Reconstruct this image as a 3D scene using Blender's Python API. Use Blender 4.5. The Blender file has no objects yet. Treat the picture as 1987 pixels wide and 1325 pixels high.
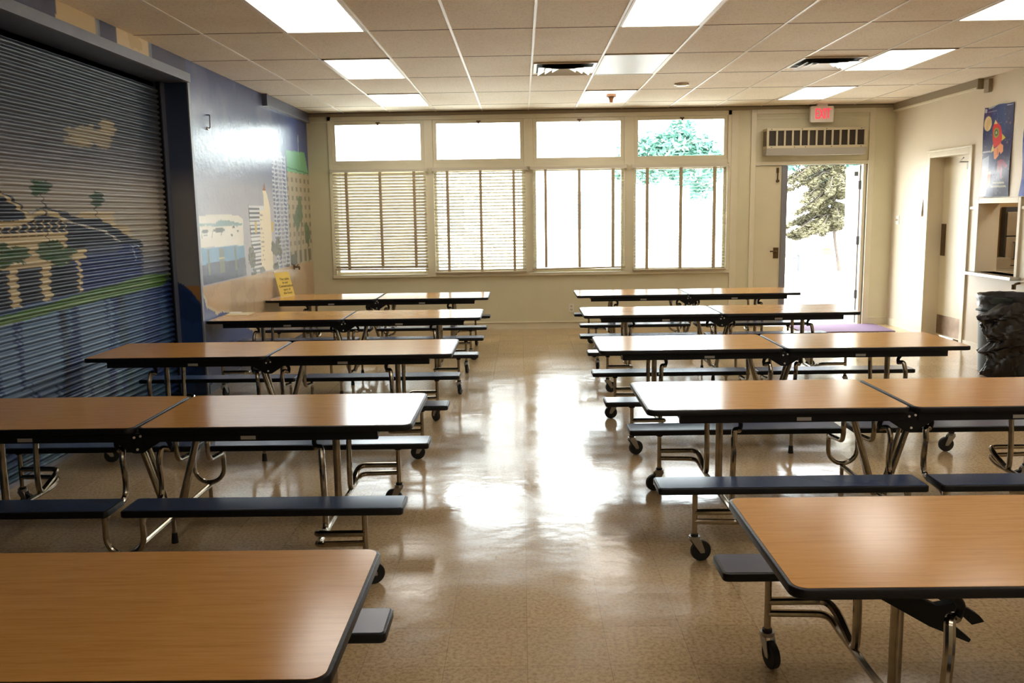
import bpy, bmesh, math, random
import numpy as np
from mathutils import Vector, Matrix

random.seed(7)
rng = np.random.default_rng(7)
PI = math.pi
S = bpy.context.scene
COL = S.collection

# ------------------------------------------------------------------ camera
cam_d = bpy.data.cameras.new('camera')
cam = bpy.data.objects.new('camera', cam_d)
COL.objects.link(cam)
S.camera = cam
cam_d.sensor_fit = 'HORIZONTAL'
cam_d.sensor_width = 36.0
cam_d.lens = 1719.85 / 1987.0 * 36.0
cam_d.clip_end = 400
_p, _y, _r = 0.145, 0.0127, -0.0154
fw = Vector((-math.sin(_y) * math.cos(_p), math.cos(_y) * math.cos(_p), -math.sin(_p)))
rt = Vector((math.cos(_y), math.sin(_y), 0))
up = rt.cross(fw)
r2 = rt * math.cos(_r) + up * math.sin(_r)
u2 = -rt * math.sin(_r) + up * math.cos(_r)
m3 = Matrix((r2, u2, -fw)).transposed()
cam.matrix_world = Matrix.Translation((0, 0, 1.65)) @ m3.to_4x4()

# ------------------------------------------------------------------ world, exposure
SKY = 12.5
LAMP = 4.8
w = bpy.data.worlds.new('sky')
S.world = w
w.use_nodes = True
bg = w.node_tree.nodes['Background']
bg.inputs[0].default_value = (0.89, 0.955, 1.0, 1)
bg.inputs[1].default_value = SKY
sun_d = bpy.data.lights.new('sun', 'SUN')
sun_d.energy = 14
sun_d.angle = math.radians(4)
sun_d.color = (1.0, 0.96, 0.9)
sun = bpy.data.objects.new('sun', sun_d)
COL.objects.link(sun)
sun.rotation_euler = (math.radians(35), math.radians(-12), 0)     # high sun from behind the room: none of it enters
S.view_settings.view_transform = 'Standard'
S.view_settings.look = 'None'
S.view_settings.exposure = 0.45
S.view_settings.gamma = 1.0
S.view_settings.use_curve_mapping = False
S.cycles.use_denoising = True
S.cycles.max_bounces = 8
S.cycles.diffuse_bounces = 5
S.cycles.glossy_bounces = 4
S.cycles.transparent_max_bounces = 12
S.cycles.sample_clamp_indirect = 8.0
S.cycles.caustics_reflective = False
S.cycles.caustics_refractive = False

# room constants (metres)
CEIL = 3.037
XL, XR, YB, YF = -2.96, 5.159, 12.537, -4.2
XS = -3.2                       # plane of the roll-up shutter

# ------------------------------------------------------------------ materials
def srgb(r, g, b):
    def f(c):
        c = c / 255.0
        return c / 12.92 if c <= 0.04045 else ((c + 0.055) / 1.055) ** 2.4
    return (f(r), f(g), f(b), 1.0)

def mat(name, col, rough=0.5, metal=0.0, spec=0.5, var=0.0, vscale=8.0, bump=0.0, bscale=60.0, emit=None, es=0.0, stretch=None, col2=None):
    m = bpy.data.materials.new(name)
    m.use_nodes = True
    nt = m.node_tree
    b = nt.nodes['Principled BSDF']
    b.inputs['Base Color'].default_value = col
    b.inputs['Roughness'].default_value = rough
    b.inputs['Metallic'].default_value = metal
    b.inputs['Specular IOR Level'].default_value = spec
    if emit:
        b.inputs['Emission Color'].default_value = emit
        b.inputs['Emission Strength'].default_value = es
    if var > 0 or bump > 0:
        tc = nt.nodes.new('ShaderNodeTexCoord')
        mp = nt.nodes.new('ShaderNodeMapping')
        nt.links.new(tc.outputs['Object'], mp.inputs[0])
        if stretch:
            mp.inputs['Scale'].default_value = stretch
    if var > 0:
        n = nt.nodes.new('ShaderNodeTexNoise')
        n.inputs['Scale'].default_value = vscale
        n.inputs['Detail'].default_value = 6
        nt.links.new(mp.outputs[0], n.inputs['Vector'])
        r = nt.nodes.new('ShaderNodeValToRGB')
        c2 = col2 or tuple(max(0, c * (1 - var)) for c in col[:3]) + (1,)
        r.color_ramp.elements[0].position = 0.3
        r.color_ramp.elements[1].position = 0.7
        r.color_ramp.elements[0].color = c2
        r.color_ramp.elements[1].color = col
        nt.links.new(n.outputs['Fac'], r.inputs[0])
        nt.links.new(r.outputs[0], b.inputs['Base Color'])
    if bump > 0:
        n = nt.nodes.new('ShaderNodeTexNoise')
        n.inputs['Scale'].default_value = bscale
        n.inputs['Detail'].default_value = 3
        nt.links.new(mp.outputs[0], n.inputs['Vector'])
        bp = nt.nodes.new('ShaderNodeBump')
        bp.inputs['Strength'].default_value = bump
        bp.inputs['Distance'].default_value = 0.01
        nt.links.new(n.outputs['Fac'], bp.inputs['Height'])
        nt.links.new(bp.outputs[0], b.inputs['Normal'])
    return m

M = {}
CREAM = srgb(212, 205, 174)
M['wall'] = mat('cream_wall_paint', CREAM, 0.42, var=0.06, vscale=3, bump=0.08, bscale=50)
M['wall_r'] = mat('pale_wall_paint', srgb(216, 204, 180), 0.38, var=0.05, vscale=3, bump=0.08, bscale=50)
M['trim'] = mat('cream_trim_gloss', srgb(218, 210, 184), 0.3, var=0.05, vscale=5)
M['cove'] = mat('dull_cove', srgb(150, 138, 115), 0.6)
M['blueg'] = mat('blue_grey_paint', srgb(92, 100, 122), 0.3, var=0.15, vscale=4)
M['headtrim'] = mat('grey_header_paint', srgb(128, 132, 146), 0.4, var=0.15, vscale=6)
M['tbar'] = mat('white_ceiling_bar', srgb(226, 218, 202), 0.45)
M['gap'] = mat('dark_tile_gap', srgb(95, 82, 66), 0.8)
M['edge'] = mat('black_edge_moulding', srgb(13, 12, 14), 0.4, spec=.3, bump=0.1, bscale=80)
M['black'] = mat('black_steel', srgb(11, 11, 13), 0.5, spec=.3)
M['rubber'] = mat('black_rubber', srgb(16, 15, 15), 0.6)
M['chrome'] = mat('worn_chrome', srgb(168, 158, 142), 0.17, metal=1.0, var=0.25, vscale=30)
M['fork'] = mat('zinc_fork', srgb(165, 165, 162), 0.35, metal=1.0)
M['bench'] = mat('blue_black_bench_laminate', srgb(62, 77, 110), 0.22, var=0.06, vscale=5)
M['alu'] = mat('aluminium', srgb(200, 200, 195), 0.3, metal=1.0)
M['white'] = mat('white_enamel', srgb(225, 222, 212), 0.35)
M['ac'] = mat('putty_enamel', srgb(192, 180, 150), 0.4)
M['acgrey'] = mat('grey_enamel', srgb(165, 160, 150), 0.45)
M['dark'] = mat('dark_void', srgb(48, 38, 26), 0.7)
M['brown'] = mat('brown_plastic', srgb(120, 82, 50), 0.5)
M['brass'] = mat('dull_bronze', srgb(96, 74, 50), 0.4, metal=0.7)
M['red'] = mat('red_letters', srgb(215, 30, 50), 0.4, emit=(1.0, 0.05, 0.09, 1), es=0.9)
M['slat'] = mat('ivory_slat', srgb(206, 198, 178), 0.45)
M['tape'] = mat('ivory_tape', srgb(172, 155, 125), 0.85)
M['steel'] = mat('stainless_steel', srgb(190, 182, 160), 0.45, metal=0.55, var=0.2, vscale=5)
M['doorpaint'] = mat('cream_door_paint', srgb(210, 200, 170), 0.35, var=0.05, vscale=3)
M['greyblue'] = mat('grey_blue_paint', srgb(118, 118, 124), 0.5)
M['kick'] = mat('kick_plate', srgb(140, 116, 92), 0.35, metal=0.6, var=0.4, vscale=14)
M['paper'] = mat('paper', srgb(238, 236, 228), 0.6)
M['print'] = mat('grey_print', srgb(150, 150, 150), 0.6)
M['manila'] = mat('manila_card', srgb(222, 208, 160), 0.3)
M['yellow'] = mat('yellow_card', srgb(236, 210, 110), 0.25)
M['ink'] = mat('dark_ink', srgb(60, 52, 30), 0.6)
M['can'] = mat('grey_green_plastic', srgb(52, 60, 58), 0.5, var=0.2, vscale=6)
M['bag'] = mat('black_bag_film', srgb(20, 18, 20), 0.32, bump=0.5, bscale=25)
M['mat'] = mat('purple_mat', srgb(112, 88, 112), 0.95, var=0.2, vscale=60)
M['pave'] = mat('concrete', srgb(205, 202, 196), 0.9, var=0.1, vscale=2)
M['stucco'] = mat('white_stucco', srgb(232, 230, 226), 0.9)
M['bark'] = mat('bark', srgb(74, 66, 58), 0.9, var=0.3, vscale=12)
M['palebark'] = mat('pale_bark', srgb(160, 152, 142), 0.9, var=.2)
M['needle'] = mat('conifer_green', srgb(94, 90, 64), 0.9, var=0.55, vscale=2.2)
M['leaf'] = mat('leaf_green', srgb(92, 138, 122), 0.9, var=0.4, vscale=3)
M['orange'] = mat('orange_plastic', srgb(226, 130, 60), 0.6)
M['shade'] = mat('grey_metal', srgb(70, 72, 76), 0.6)
M['winblue'] = mat('blue_grey_glass', srgb(60, 68, 82), 0.3)
M['kwall'] = mat('kitchen_wall_paint', srgb(205, 172, 120), 0.6)

# wood laminate
def wood(name, a, b2, c):
    m = bpy.data.materials.new(name); m.use_nodes = True
    nt = m.node_tree; b = nt.nodes['Principled BSDF']
    tc = nt.nodes.new('ShaderNodeTexCoord'); mp = nt.nodes.new('ShaderNodeMapping')
    oi = nt.nodes.new('ShaderNodeObjectInfo')
    nt.links.new(tc.outputs['Object'], mp.inputs[0])
    nt.links.new(oi.outputs['Random'], mp.inputs['Location'])
    mp.inputs['Scale'].default_value = (1.6, 22, 4)
    n = nt.nodes.new('ShaderNodeTexNoise'); n.inputs['Scale'].default_value = 3.0; n.inputs['Detail'].default_value = 9; n.inputs['Roughness'].default_value = 0.65
    n.inputs['Distortion'].default_value = 0.6
    nt.links.new(mp.outputs[0], n.inputs['Vector'])
    r = nt.nodes.new('ShaderNodeValToRGB')
    r.color_ramp.elements[0].position = 0.28; r.color_ramp.elements[0].color = a
    r.color_ramp.elements[1].position = 0.72; r.color_ramp.elements[1].color = c
    e = r.color_ramp.elements.new(0.5); e.color = b2
    nt.links.new(n.outputs['Fac'], r.inputs[0]); nt.links.new(r.outputs[0], b.inputs['Base Color'])
    b.inputs['Roughness'].default_value = 0.17
    b.inputs['Specular IOR Level'].default_value = 0.5
    bp = nt.nodes.new('ShaderNodeBump'); bp.inputs['Strength'].default_value = 0.03; bp.inputs['Distance'].default_value = 0.004
    n2 = nt.nodes.new('ShaderNodeTexNoise'); n2.inputs['Scale'].default_value = 90
    nt.links.new(tc.outputs['Object'], n2.inputs['Vector']); nt.links.new(n2.outputs['Fac'], bp.inputs['Height']); nt.links.new(bp.outputs[0], b.inputs['Normal'])
    return m
M['wood'] = wood('oak_laminate', srgb(184, 128, 62), srgb(199, 144, 74), srgb(207, 153, 84))

# floor: speckled vinyl tiles with a wax gloss
def floor_mat():
    m = bpy.data.materials.new('vinyl_floor'); m.use_nodes = True
    nt = m.node_tree; b = nt.nodes['Principled BSDF']; L = nt.links.new
    tc = nt.nodes.new('ShaderNodeTexCoord')
    br = nt.nodes.new('ShaderNodeTexBrick')
    br.offset = 0.0; br.squash = 1.0
    br.inputs['Scale'].default_value = 1.0
    br.inputs['Brick Width'].default_value = 0.305; br.inputs['Row Height'].default_value = 0.305
    br.inputs['Mortar Size'].default_value = 0.0012; br.inputs['Mortar Smooth'].default_value = 0.3
    br.inputs['Color1'].default_value = srgb(196, 170, 130); br.inputs['Color2'].default_value = srgb(186, 160, 122)
    br.inputs['Mortar'].default_value = srgb(150, 128, 98)
    L(tc.outputs['Object'], br.inputs['Vector'])
    n = nt.nodes.new('ShaderNodeTexNoise'); n.inputs['Scale'].default_value = 60; n.inputs['Detail'].default_value = 5; n.inputs['Roughness'].default_value = 0.7
    L(tc.outputs['Object'], n.inputs['Vector'])
    r = nt.nodes.new('ShaderNodeValToRGB')
    r.color_ramp.elements[0].position = 0.36; r.color_ramp.elements[0].color = (0.50, 0.44, 0.38, 1)
    r.color_ramp.elements[1].position = 0.56; r.color_ramp.elements[1].color = (1, 1, 1, 1)
    L(n.outputs['Fac'], r.inputs[0])
    mx = nt.nodes.new('ShaderNodeMix'); mx.data_type = 'RGBA'; mx.blend_type = 'MULTIPLY'
    mx.inputs[0].default_value = 0.75
    L(br.outputs['Color'], mx.inputs[6]); L(r.outputs[0], mx.inputs[7]); L(mx.outputs[2], b.inputs['Base Color'])
    # uneven wax: roughness patches + slow waviness
    n2 = nt.nodes.new('ShaderNodeTexNoise'); n2.inputs['Scale'].default_value = 1.6; n2.inputs['Detail'].default_value = 5
    L(tc.outputs['Object'], n2.inputs['Vector'])
    mr = nt.nodes.new('ShaderNodeMapRange'); mr.inputs[3].default_value = 0.10; mr.inputs[4].default_value = 0.24
    mr.inputs[1].default_value = 0.35; mr.inputs[2].default_value = 0.7
    L(n2.outputs['Fac'], mr.inputs[0]); L(mr.outputs[0], b.inputs['Roughness'])
    b.inputs['Specular IOR Level'].default_value = 0.55
    n3 = nt.nodes.new('ShaderNodeTexNoise'); n3.inputs['Scale'].default_value = 5.0; n3.inputs['Detail'].default_value = 3
    L(tc.outputs['Object'], n3.inputs['Vector'])
    bp = nt.nodes.new('ShaderNodeBump'); bp.inputs['Strength'].default_value = 0.22; bp.inputs['Distance'].default_value = 0.012
    L(n3.outputs['Fac'], bp.inputs['Height']); L(bp.outputs[0], b.inputs['Normal'])
    return m
M['floor'] = floor_mat()

def ceiling_mat():
    m = mat('acoustic_tile', srgb(198, 182, 158), 0.85)
    nt = m.node_tree; b = nt.nodes['Principled BSDF']; L = nt.links.new
    tc = nt.nodes.new('ShaderNodeTexCoord')
    n = nt.nodes.new('ShaderNodeTexNoise'); n.inputs['Scale'].default_value = 70; n.inputs['Detail'].default_value = 4
    L(tc.outputs['Object'], n.inputs['Vector'])
    r = nt.nodes.new('ShaderNodeValToRGB')
    r.color_ramp.elements[0].position = 0.3; r.color_ramp.elements[0].color = (0.80, 0.78, 0.74, 1)
    r.color_ramp.elements[1].position = 0.5; r.color_ramp.elements[1].color = (1, 1, 1, 1)
    L(n.outputs['Fac'], r.inputs[0])
    n2 = nt.nodes.new('ShaderNodeTexNoise'); n2.inputs['Scale'].default_value = 0.7; n2.inputs['Detail'].default_value = 3
    L(tc.outputs['Object'], n2.inputs['Vector'])
    r2_ = nt.nodes.new('ShaderNodeValToRGB')
    r2_.color_ramp.elements[0].position = 0.3; r2_.color_ramp.elements[0].color = srgb(222, 206, 180)
    r2_.color_ramp.elements[1].position = 0.6; r2_.color_ramp.elements[1].color = srgb(236, 226, 206)
    L(n2.outputs['Fac'], r2_.inputs[0])
    mx = nt.nodes.new('ShaderNodeMix'); mx.data_type = 'RGBA'; mx.blend_type = 'MULTIPLY'; mx.inputs[0].default_value = 1
    L(r2_.outputs[0], mx.inputs[6]); L(r.outputs[0], mx.inputs[7]); L(mx.outputs[2], b.inputs['Base Color'])
    return m
M['ceil'] = ceiling_mat()

def glass_mat():
    m = bpy.data.materials.new('window_glass'); m.use_nodes = True
    nt = m.node_tree; nt.nodes.clear(); L = nt.links.new
    o = nt.nodes.new('ShaderNodeOutputMaterial'); mx = nt.nodes.new('ShaderNodeMixShader')
    t = nt.nodes.new('ShaderNodeBsdfTransparent'); t.inputs[0].default_value = (0.95, 0.97, 0.96, 1)
    g = nt.nodes.new('ShaderNodeBsdfGlossy'); g.inputs['Roughness'].default_value = 0.02
    f = nt.nodes.new('ShaderNodeFresnel'); f.inputs[0].default_value = 1.35
    L(f.outputs[0], mx.inputs[0]); L(t.outputs[0], mx.inputs[1]); L(g.outputs[0], mx.inputs[2]); L(mx.outputs[0], o.inputs[0])
    return m
M['glass'] = glass_mat()

def painted(name, rough, bump=0.0, bscale=6.0):
    m = bpy.data.materials.new(name); m.use_nodes = True
    nt = m.node_tree; b = nt.nodes['Principled BSDF']
    a = nt.nodes.new('ShaderNodeAttribute'); a.attribute_name = 'paint'
    nt.links.new(a.outputs['Color'], b.inputs['Base Color'])
    b.inputs['Roughness'].default_value = rough
    b.inputs['Specular IOR Level'].default_value = 0.22 if name == 'painted_shutter' else 0.55
    if bump:
        tc = nt.nodes.new('ShaderNodeTexCoord'); n = nt.nodes.new('ShaderNodeTexNoise')
        n.inputs['Scale'].default_value = bscale; n.inputs['Detail'].default_value = 4
        bp = nt.nodes.new('ShaderNodeBump'); bp.inputs['Strength'].default_value = bump; bp.inputs['Distance'].default_value = 0.02
        nt.links.new(tc.outputs['Object'], n.inputs['Vector']); nt.links.new(n.outputs['Fac'], bp.inputs['Height']); nt.links.new(bp.outputs[0], b.inputs['Normal'])
    return m
M['mural'] = painted('mural_gloss_paint', 0.27, 0.14, 14)
M['shutter'] = painted('painted_shutter', 0.42)
M['poster'] = painted('glossy_poster_print', 0.22)

def lamp_mat(name, col, s):
    return mat(name, (0.85, 0.85, 0.82, 1), 0.5, emit=col, es=s)
M['lamp'] = lamp_mat('lit_diffuser', (1.0, 0.94, 0.85, 1), LAMP)
M['kfill'] = lamp_mat('added_kitchen_diffuser', (1.0, 0.92, 0.76, 1), 9.0)  # glow of the unseen lamp added in the kitchen
M['lampoff'] = mat('unlit_diffuser', srgb(176, 172, 166), 0.4)

# ------------------------------------------------------------------ mesh helpers
class MB:
    def __init__(s):
        s.v = []; s.f = []; s.m = []; s.mats = []
    def mi(s, mt):
        if mt not in s.mats: s.mats.append(mt)
        return s.mats.index(mt)
    def add(s, vs, fs, mt):
        k = len(s.v); s.v += [tuple(a) for a in vs]
        i = s.mi(mt)
        for f in fs:
            s.f.append(tuple(k + a for a in f)); s.m.append(i)
    def box(s, a, b, mt):
        x0, y0, z0 = a; x1, y1, z1 = b
        vs = [(x, y, z) for z in (z0, z1) for y in (y0, y1) for x in (x0, x1)]
        s.add(vs, [(0, 2, 3, 1), (4, 5, 7, 6), (0, 1, 5, 4), (2, 6, 7, 3), (0, 4, 6, 2), (1, 3, 7, 5)], mt)
    def prism(s, pts, z0, z1, mt, axis='z'):
        n = len(pts)
        def P(p, z):
            if axis == 'z': return (p[0], p[1], z)
            if axis == 'y': return (p[0], z, p[1])
            return (z, p[0], p[1])
        vs = [P(p, z0) for p in pts] + [P(p, z1) for p in pts]
        fs = [tuple(range(n))[::-1], tuple(range(n, 2 * n))] + [(i, (i + 1) % n, n + (i + 1) % n, n + i) for i in range(n)]
        s.add(vs, fs, mt)
    def loft(s, rings, mt, close=True, caps=True):
        n = len(rings[0]); vs = [p for r in rings for p in r]; fs = []
        for k in range(len(rings) - 1):
            for i in range(n if close else n - 1):
                j = (i + 1) % n
                fs.append((k * n + i, k * n + j, (k + 1) * n + j, (k + 1) * n + i))
        if caps:
            fs.append(tuple(range(n))[::-1]); fs.append(tuple((len(rings) - 1) * n + i for i in range(n)))
        s.add(vs, fs, mt)
    def tube(s, pts, r, mt, fil=0.0, n=10, rs=None):
        pts = [Vector(p) for p in pts]
        if fil > 0 and len(pts) > 2:
            out = [pts[0]]
            for i in range(1, len(pts) - 1):
                a, b, c = pts[i - 1], pts[i], pts[i + 1]
                d = min(fil, (a - b).length * 0.48, (c - b).length * 0.48)
                p0 = b + (a - b).normalized() * d; p1 = b + (c - b).normalized() * d
                for k in range(6):
                    t = k / 5
                    out.append(p0 * (1 - t) ** 2 + b * 2 * t * (1 - t) + p1 * t * t)
            out.append(pts[-1]); pts = out
        rings = []; nrm = None
        for i, p in enumerate(pts):
            t = (pts[min(i + 1, len(pts) - 1)] - pts[max(i - 1, 0)]).normalized()
            if nrm is None:
                nrm = t.orthogonal().normalized()
            nrm = (nrm - t * nrm.dot(t)).normalized()
            bi = t.cross(nrm); rr = rs[i] if rs else r
            rings.append([tuple(p + (nrm * math.cos(2 * PI * k / n) + bi * math.sin(2 * PI * k / n)) * rr) for k in range(n)])
        s.loft(rings, mt)
    def cyl(s, c, axis, r, h, mt, n=16, r2=None):
        a = Vector(axis).normalized(); c = Vector(c)
        u = a.orthogonal().normalized(); v = a.cross(u)
        r2 = r if r2 is None else r2
        s.loft([[tuple(c + (u * math.cos(2 * PI * k / n) + v * math.sin(2 * PI * k / n)) * rr + a * t) for k in range(n)] for rr, t in ((r, -h / 2), (r2, h / 2))], mt)
    def lathe(s, prof, c, mt, n=24):
        s.loft([[(c[0] + r * math.cos(2 * PI * k / n), c[1] + r * math.sin(2 * PI * k / n), c[2] + z) for k in range(n)] for r, z in prof], mt)
    def build(s, name, parent=None, smooth=0.6, bevel=0.0, recalc=True):
        me = bpy.data.meshes.new(name)
        me.from_pydata(s.v, [], s.f)
        for mt in s.mats: me.materials.append(M[mt])
        me.polygons.foreach_set('material_index', s.m)
        if recalc:
            bm = bmesh.new(); bm.from_mesh(me)
            bmesh.ops.recalc_face_normals(bm, faces=bm.faces); bm.to_mesh(me); bm.free()
        if smooth:
            me.polygons.foreach_set('use_smooth', [True] * len(me.polygons))
            me.set_sharp_from_angle(angle=smooth)
        me.update()
        o = bpy.data.objects.new(name, me); COL.objects.link(o)
        if parent: o.parent = parent
        if bevel:
            b = o.modifiers.new('bevel', 'BEVEL'); b.width = bevel; b.segments = 2; b.limit_method = 'ANGLE'
        return o

def tag(o, label=None, cat=None, group=None, kind=None):
    if label: o['label'] = label
    if cat: o['category'] = cat
    if group: o['group'] = group
    if kind: o['kind'] = kind
    return o
def struct(o, label=None):
    o['kind'] = 'structure'
    if label: o['label'] = label
    return o
def empty(name, loc, rz=0):
    o = bpy.data.objects.new(name, None); COL.objects.link(o)
    o.location = loc; o.rotation_euler = (0, 0, rz); o.empty_display_size = 0.1
    return o
def copy_tree(o, parent=None):
    c = o.copy(); COL.objects.link(c); c.parent = parent
    for ch in o.children: copy_tree(ch, c)
    return c
def simple(name, fn, mt=None, parent=None, **k):
    mb = MB(); fn(mb); return mb.build(name, parent, **k)
def rrect(x0, x1, y0, y1, r, off=0.0, seg=5):
    x0 -= off; x1 += off; y0 -= off; y1 += off; r = max(0.001, r + off)
    out = []
    for cx, cy, a0 in ((x1 - r, y1 - r, 0), (x0 + r, y1 - r, 90), (x0 + r, y0 + r, 180), (x1 - r, y0 + r, 270)):
        for k in range(seg + 1):
            a = math.radians(a0 + 90 * k / seg)
            out.append((cx + r * math.cos(a), cy + r * math.sin(a)))
    return out
def font_mesh(txt, size, ext, name, mt, parent, align='CENTER'):
    cu = bpy.data.curves.new(name, 'FONT'); cu.body = txt; cu.size = size; cu.extrude = ext; cu.align_x = align; cu.align_y = 'CENTER'
    t = bpy.data.objects.new(name, cu); COL.objects.link(t)
    dg = bpy.context.evaluated_depsgraph_get()
    me = bpy.data.meshes.new_from_object(t.evaluated_get(dg))
    bpy.data.objects.remove(t); me.materials.clear(); me.materials.append(M[mt])
    o = bpy.data.objects.new(name, me); COL.objects.link(o); o.parent = parent
    return o

# ------------------------------------------------------------------ painting on vertex grids
def inpoly(Y, Z, poly):
    c = np.zeros(Y.shape, bool); n = len(poly)
    for i in range(n):
        y0, z0 = poly[i]; y1, z1 = poly[(i + 1) % n]
        if z0 == z1: continue
        t = ((z0 > Z) != (z1 > Z)) & (Y < (y1 - y0) * (Z - z0) / (z1 - z0) + y0)
        c ^= t
    return c
def noise2(Y, Z, s, seed=0):
    r = np.random.default_rng(seed); g = r.random((64, 64))
    out = 0; amp = 1; tot = 0
    for o in range(4):
        y = Y / s * 2 ** o; z = Z / s * 2 ** o
        yi = np.floor(y).astype(int); zi = np.floor(z).astype(int); fy = y - yi; fz = z - zi
        fy = fy * fy * (3 - 2 * fy); fz = fz * fz * (3 - 2 * fz)
        G = lambda a, b: g[a % 64, b % 64]
        out = out + amp * ((G(yi, zi) * (1 - fy) + G(yi + 1, zi) * fy) * (1 - fz) + (G(yi, zi + 1) * (1 - fy) + G(yi + 1, zi + 1) * fy) * fz)
        tot += amp; amp *= 0.55
    return out / tot
class Canvas:
    def __init__(s, Y, Z):
        s.Y = Y; s.Z = Z; s.C = np.zeros(Y.shape + (3,))
    def fill(s, mask, col, a=1.0):
        c = np.array(srgb(*col)[:3]); a = np.asarray(a) * mask
        s.C = s.C * (1 - a[..., None]) + c * a[..., None]
    def poly(s, pts, col, a=1.0, wob=0.0):
        Y, Z = s.Y, s.Z
        if wob:
            Y = Y + (noise2(Y, Z, 0.06, 3) - .5) * wob; Z = Z + (noise2(Y, Z, 0.06, 4) - .5) * wob
        s.fill(inpoly(Y, Z, pts), col, a)
    def line(s, pts, wd, col, a=1.0):
        for (y0, z0), (y1, z1) in zip(pts[:-1], pts[1:]):
            d = np.array([y1 - y0, z1 - z0]); L2 = max(d @ d, 1e-9)
            t = np.clip(((s.Y - y0) * d[0] + (s.Z - z0) * d[1]) / L2, 0, 1)
            s.fill(np.hypot(s.Y - y0 - t * d[0], s.Z - z0 - t * d[1]) < wd / 2, col, a)
    def blob(s, y, z, ry, rz, col, a=1.0, rag=0.5, seed=0):
        d = np.hypot((s.Y - y) / ry, (s.Z - z) / rz)
        s.fill(d < 1 + (noise2(s.Y, s.Z, 0.12, seed) - .55) * 2 * rag, col, a)
    def grad(s, stops):
        z = s.Z; zs = [a for a, _ in stops]; cs = np.array([srgb(*c)[:3] for _, c in stops])
        for k in range(3): s.C[..., k] = np.interp(z, zs, cs[:, k])
def grid_obj(name, P, C, mt, parent=None, smooth=True):
    nr, nc, _ = P.shape
    me = bpy.data.meshes.new(name)
    idx = np.arange(nr * nc).reshape(nr, nc)
    q = np.stack([idx[:-1, :-1], idx[:-1, 1:], idx[1:, 1:], idx[1:, :-1]], -1).reshape(-1, 4)
    me.vertices.add(nr * nc); me.vertices.foreach_set('co', P.reshape(-1).astype(np.float32))
    me.loops.add(q.size); me.loops.foreach_set('vertex_index', q.reshape(-1).astype(np.int32))
    me.polygons.add(len(q)); me.polygons.foreach_set('loop_start', np.arange(0, q.size, 4, dtype=np.int32))
    me.update(calc_edges=True)
    if smooth: me.polygons.foreach_set('use_smooth', np.ones(len(q), bool))
    at = me.color_attributes.new('paint', 'FLOAT_COLOR', 'POINT')
    at.data.foreach_set('color', np.concatenate([C.reshape(-1, 3), np.ones((nr * nc, 1))], 1).astype(np.float32).reshape(-1))
    me.materials.append(M[mt])
    o = bpy.data.objects.new(name, me); COL.objects.link(o)
    if parent: o.parent = parent
    return o

# ================================================================== SETTING
# floor
def f(b): b.box((XS - 0.3, YF - .2, -0.1), (XR + 2.6, YB + 0.2, 0.0), 'floor')
struct(simple('floor', f, smooth=0))
# ceiling with tile grid
CX0, CS, RY0, RS = 0.1166, 0.6363, 8.2367, 1.1948
def f(b):
    b.box((XS - 0.3, YF - .2, CEIL), (XR + 0.25, YB + 0.2, CEIL + 0.1), 'ceil')
    k = math.ceil((XL - CX0) / CS)
    while CX0 + k * CS < XR:
        x = CX0 + k * CS
        b.box((x - 0.010, YF, CEIL - 0.006), (x + 0.010, YB - 0.03, CEIL), 'tbar'); k += 1
    k = -10
    while RY0 + k * RS < YB:
        y = RY0 + k * RS
        if y > YF: b.box((XL, y - 0.005, CEIL - 0.002), (XR, y + 0.005, CEIL), 'gap')
        k += 1
struct(simple('ceiling', f, smooth=0))

# back wall with window band and door openings
WX0, WX1, WZ0, WZ1 = -2.67, 2.91, 0.758, 2.985
DX0, DX1, DZ1 = 3.25, 4.80, 2.235
def f(b):
    y0, y1 = YB, YB + 0.2
    b.box((XS - .3, y0, 0), (WX0, y1, CEIL), 'wall')
    b.box((WX0, y0, 0), (WX1, y1, WZ0), 'wall')
    b.box((WX0, y0, WZ1), (WX1, y1, CEIL), 'wall')
    b.box((WX1, y0, 0), (DX0, y1, CEIL), 'wall')
    b.box((DX0, y0, DZ1), (DX1, y1, CEIL), 'wall')
    b.box((DX1, y0, 0), (XR + .2, y1, CEIL), 'wall')
struct(simple('wall_back', f, smooth=0))
def f(b):
    b.box((XL, YB - 0.035, CEIL - 0.05), (XR, YB, CEIL - 0.002), 'cove')
    b.box((XL, YB - 0.05, CEIL - 0.012), (XR, YB - .03, CEIL - 0.002), 'gap')
struct(simple('trim_1', f, smooth=0))
def f(b):
    for a, c in ((XL + .001, DX0 - .06), (DX1 + .06, XR)):
        b.prism([(YB - 0.012, 0), (YB - 0.012, 0.085), (YB - .022, .09), (YB - 0.022, 0.10), (YB, 0.104), (YB, 0)], a, c, 'trim', axis='x')
struct(simple('baseboard_back', f, smooth=0))
# wood casing of the four-bay window
MUL = [(-1.335, -1.215), (0.045, 0.175), (1.435, 1.575)]
ZT0, ZT1 = 2.245, 2.335      # transom
def f(b):
    y0, y1 = YB - 0.018, YB + 0.12
    b.box((WX0 - 0.0, y0, WZ0), (WX0 + 0.05, y1, WZ1), 'trim'); b.box((WX1 - 0.05, y0, WZ0), (WX1, y1, WZ1), 'trim')
    b.box((WX0, y0, WZ1 - 0.06), (WX1, y1, WZ1), 'trim'); b.box((WX0, y0 - 0.02, WZ0), (WX1, y1, WZ0 + 0.045), 'trim')
    for a, c in MUL: b.box((a, y0, WZ0 + .045), (c, y1, WZ1 - .06), 'trim')
    xs = [WX0 + .05] + [v for m_ in MUL for v in m_] + [WX1 - .05]
    for i in range(0, 8, 2): b.box((xs[i], y0 + .006, ZT0), (xs[i + 1], y1, ZT1), 'trim')
struct(simple('trim_2', f, smooth=0, bevel=0.004))
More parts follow.
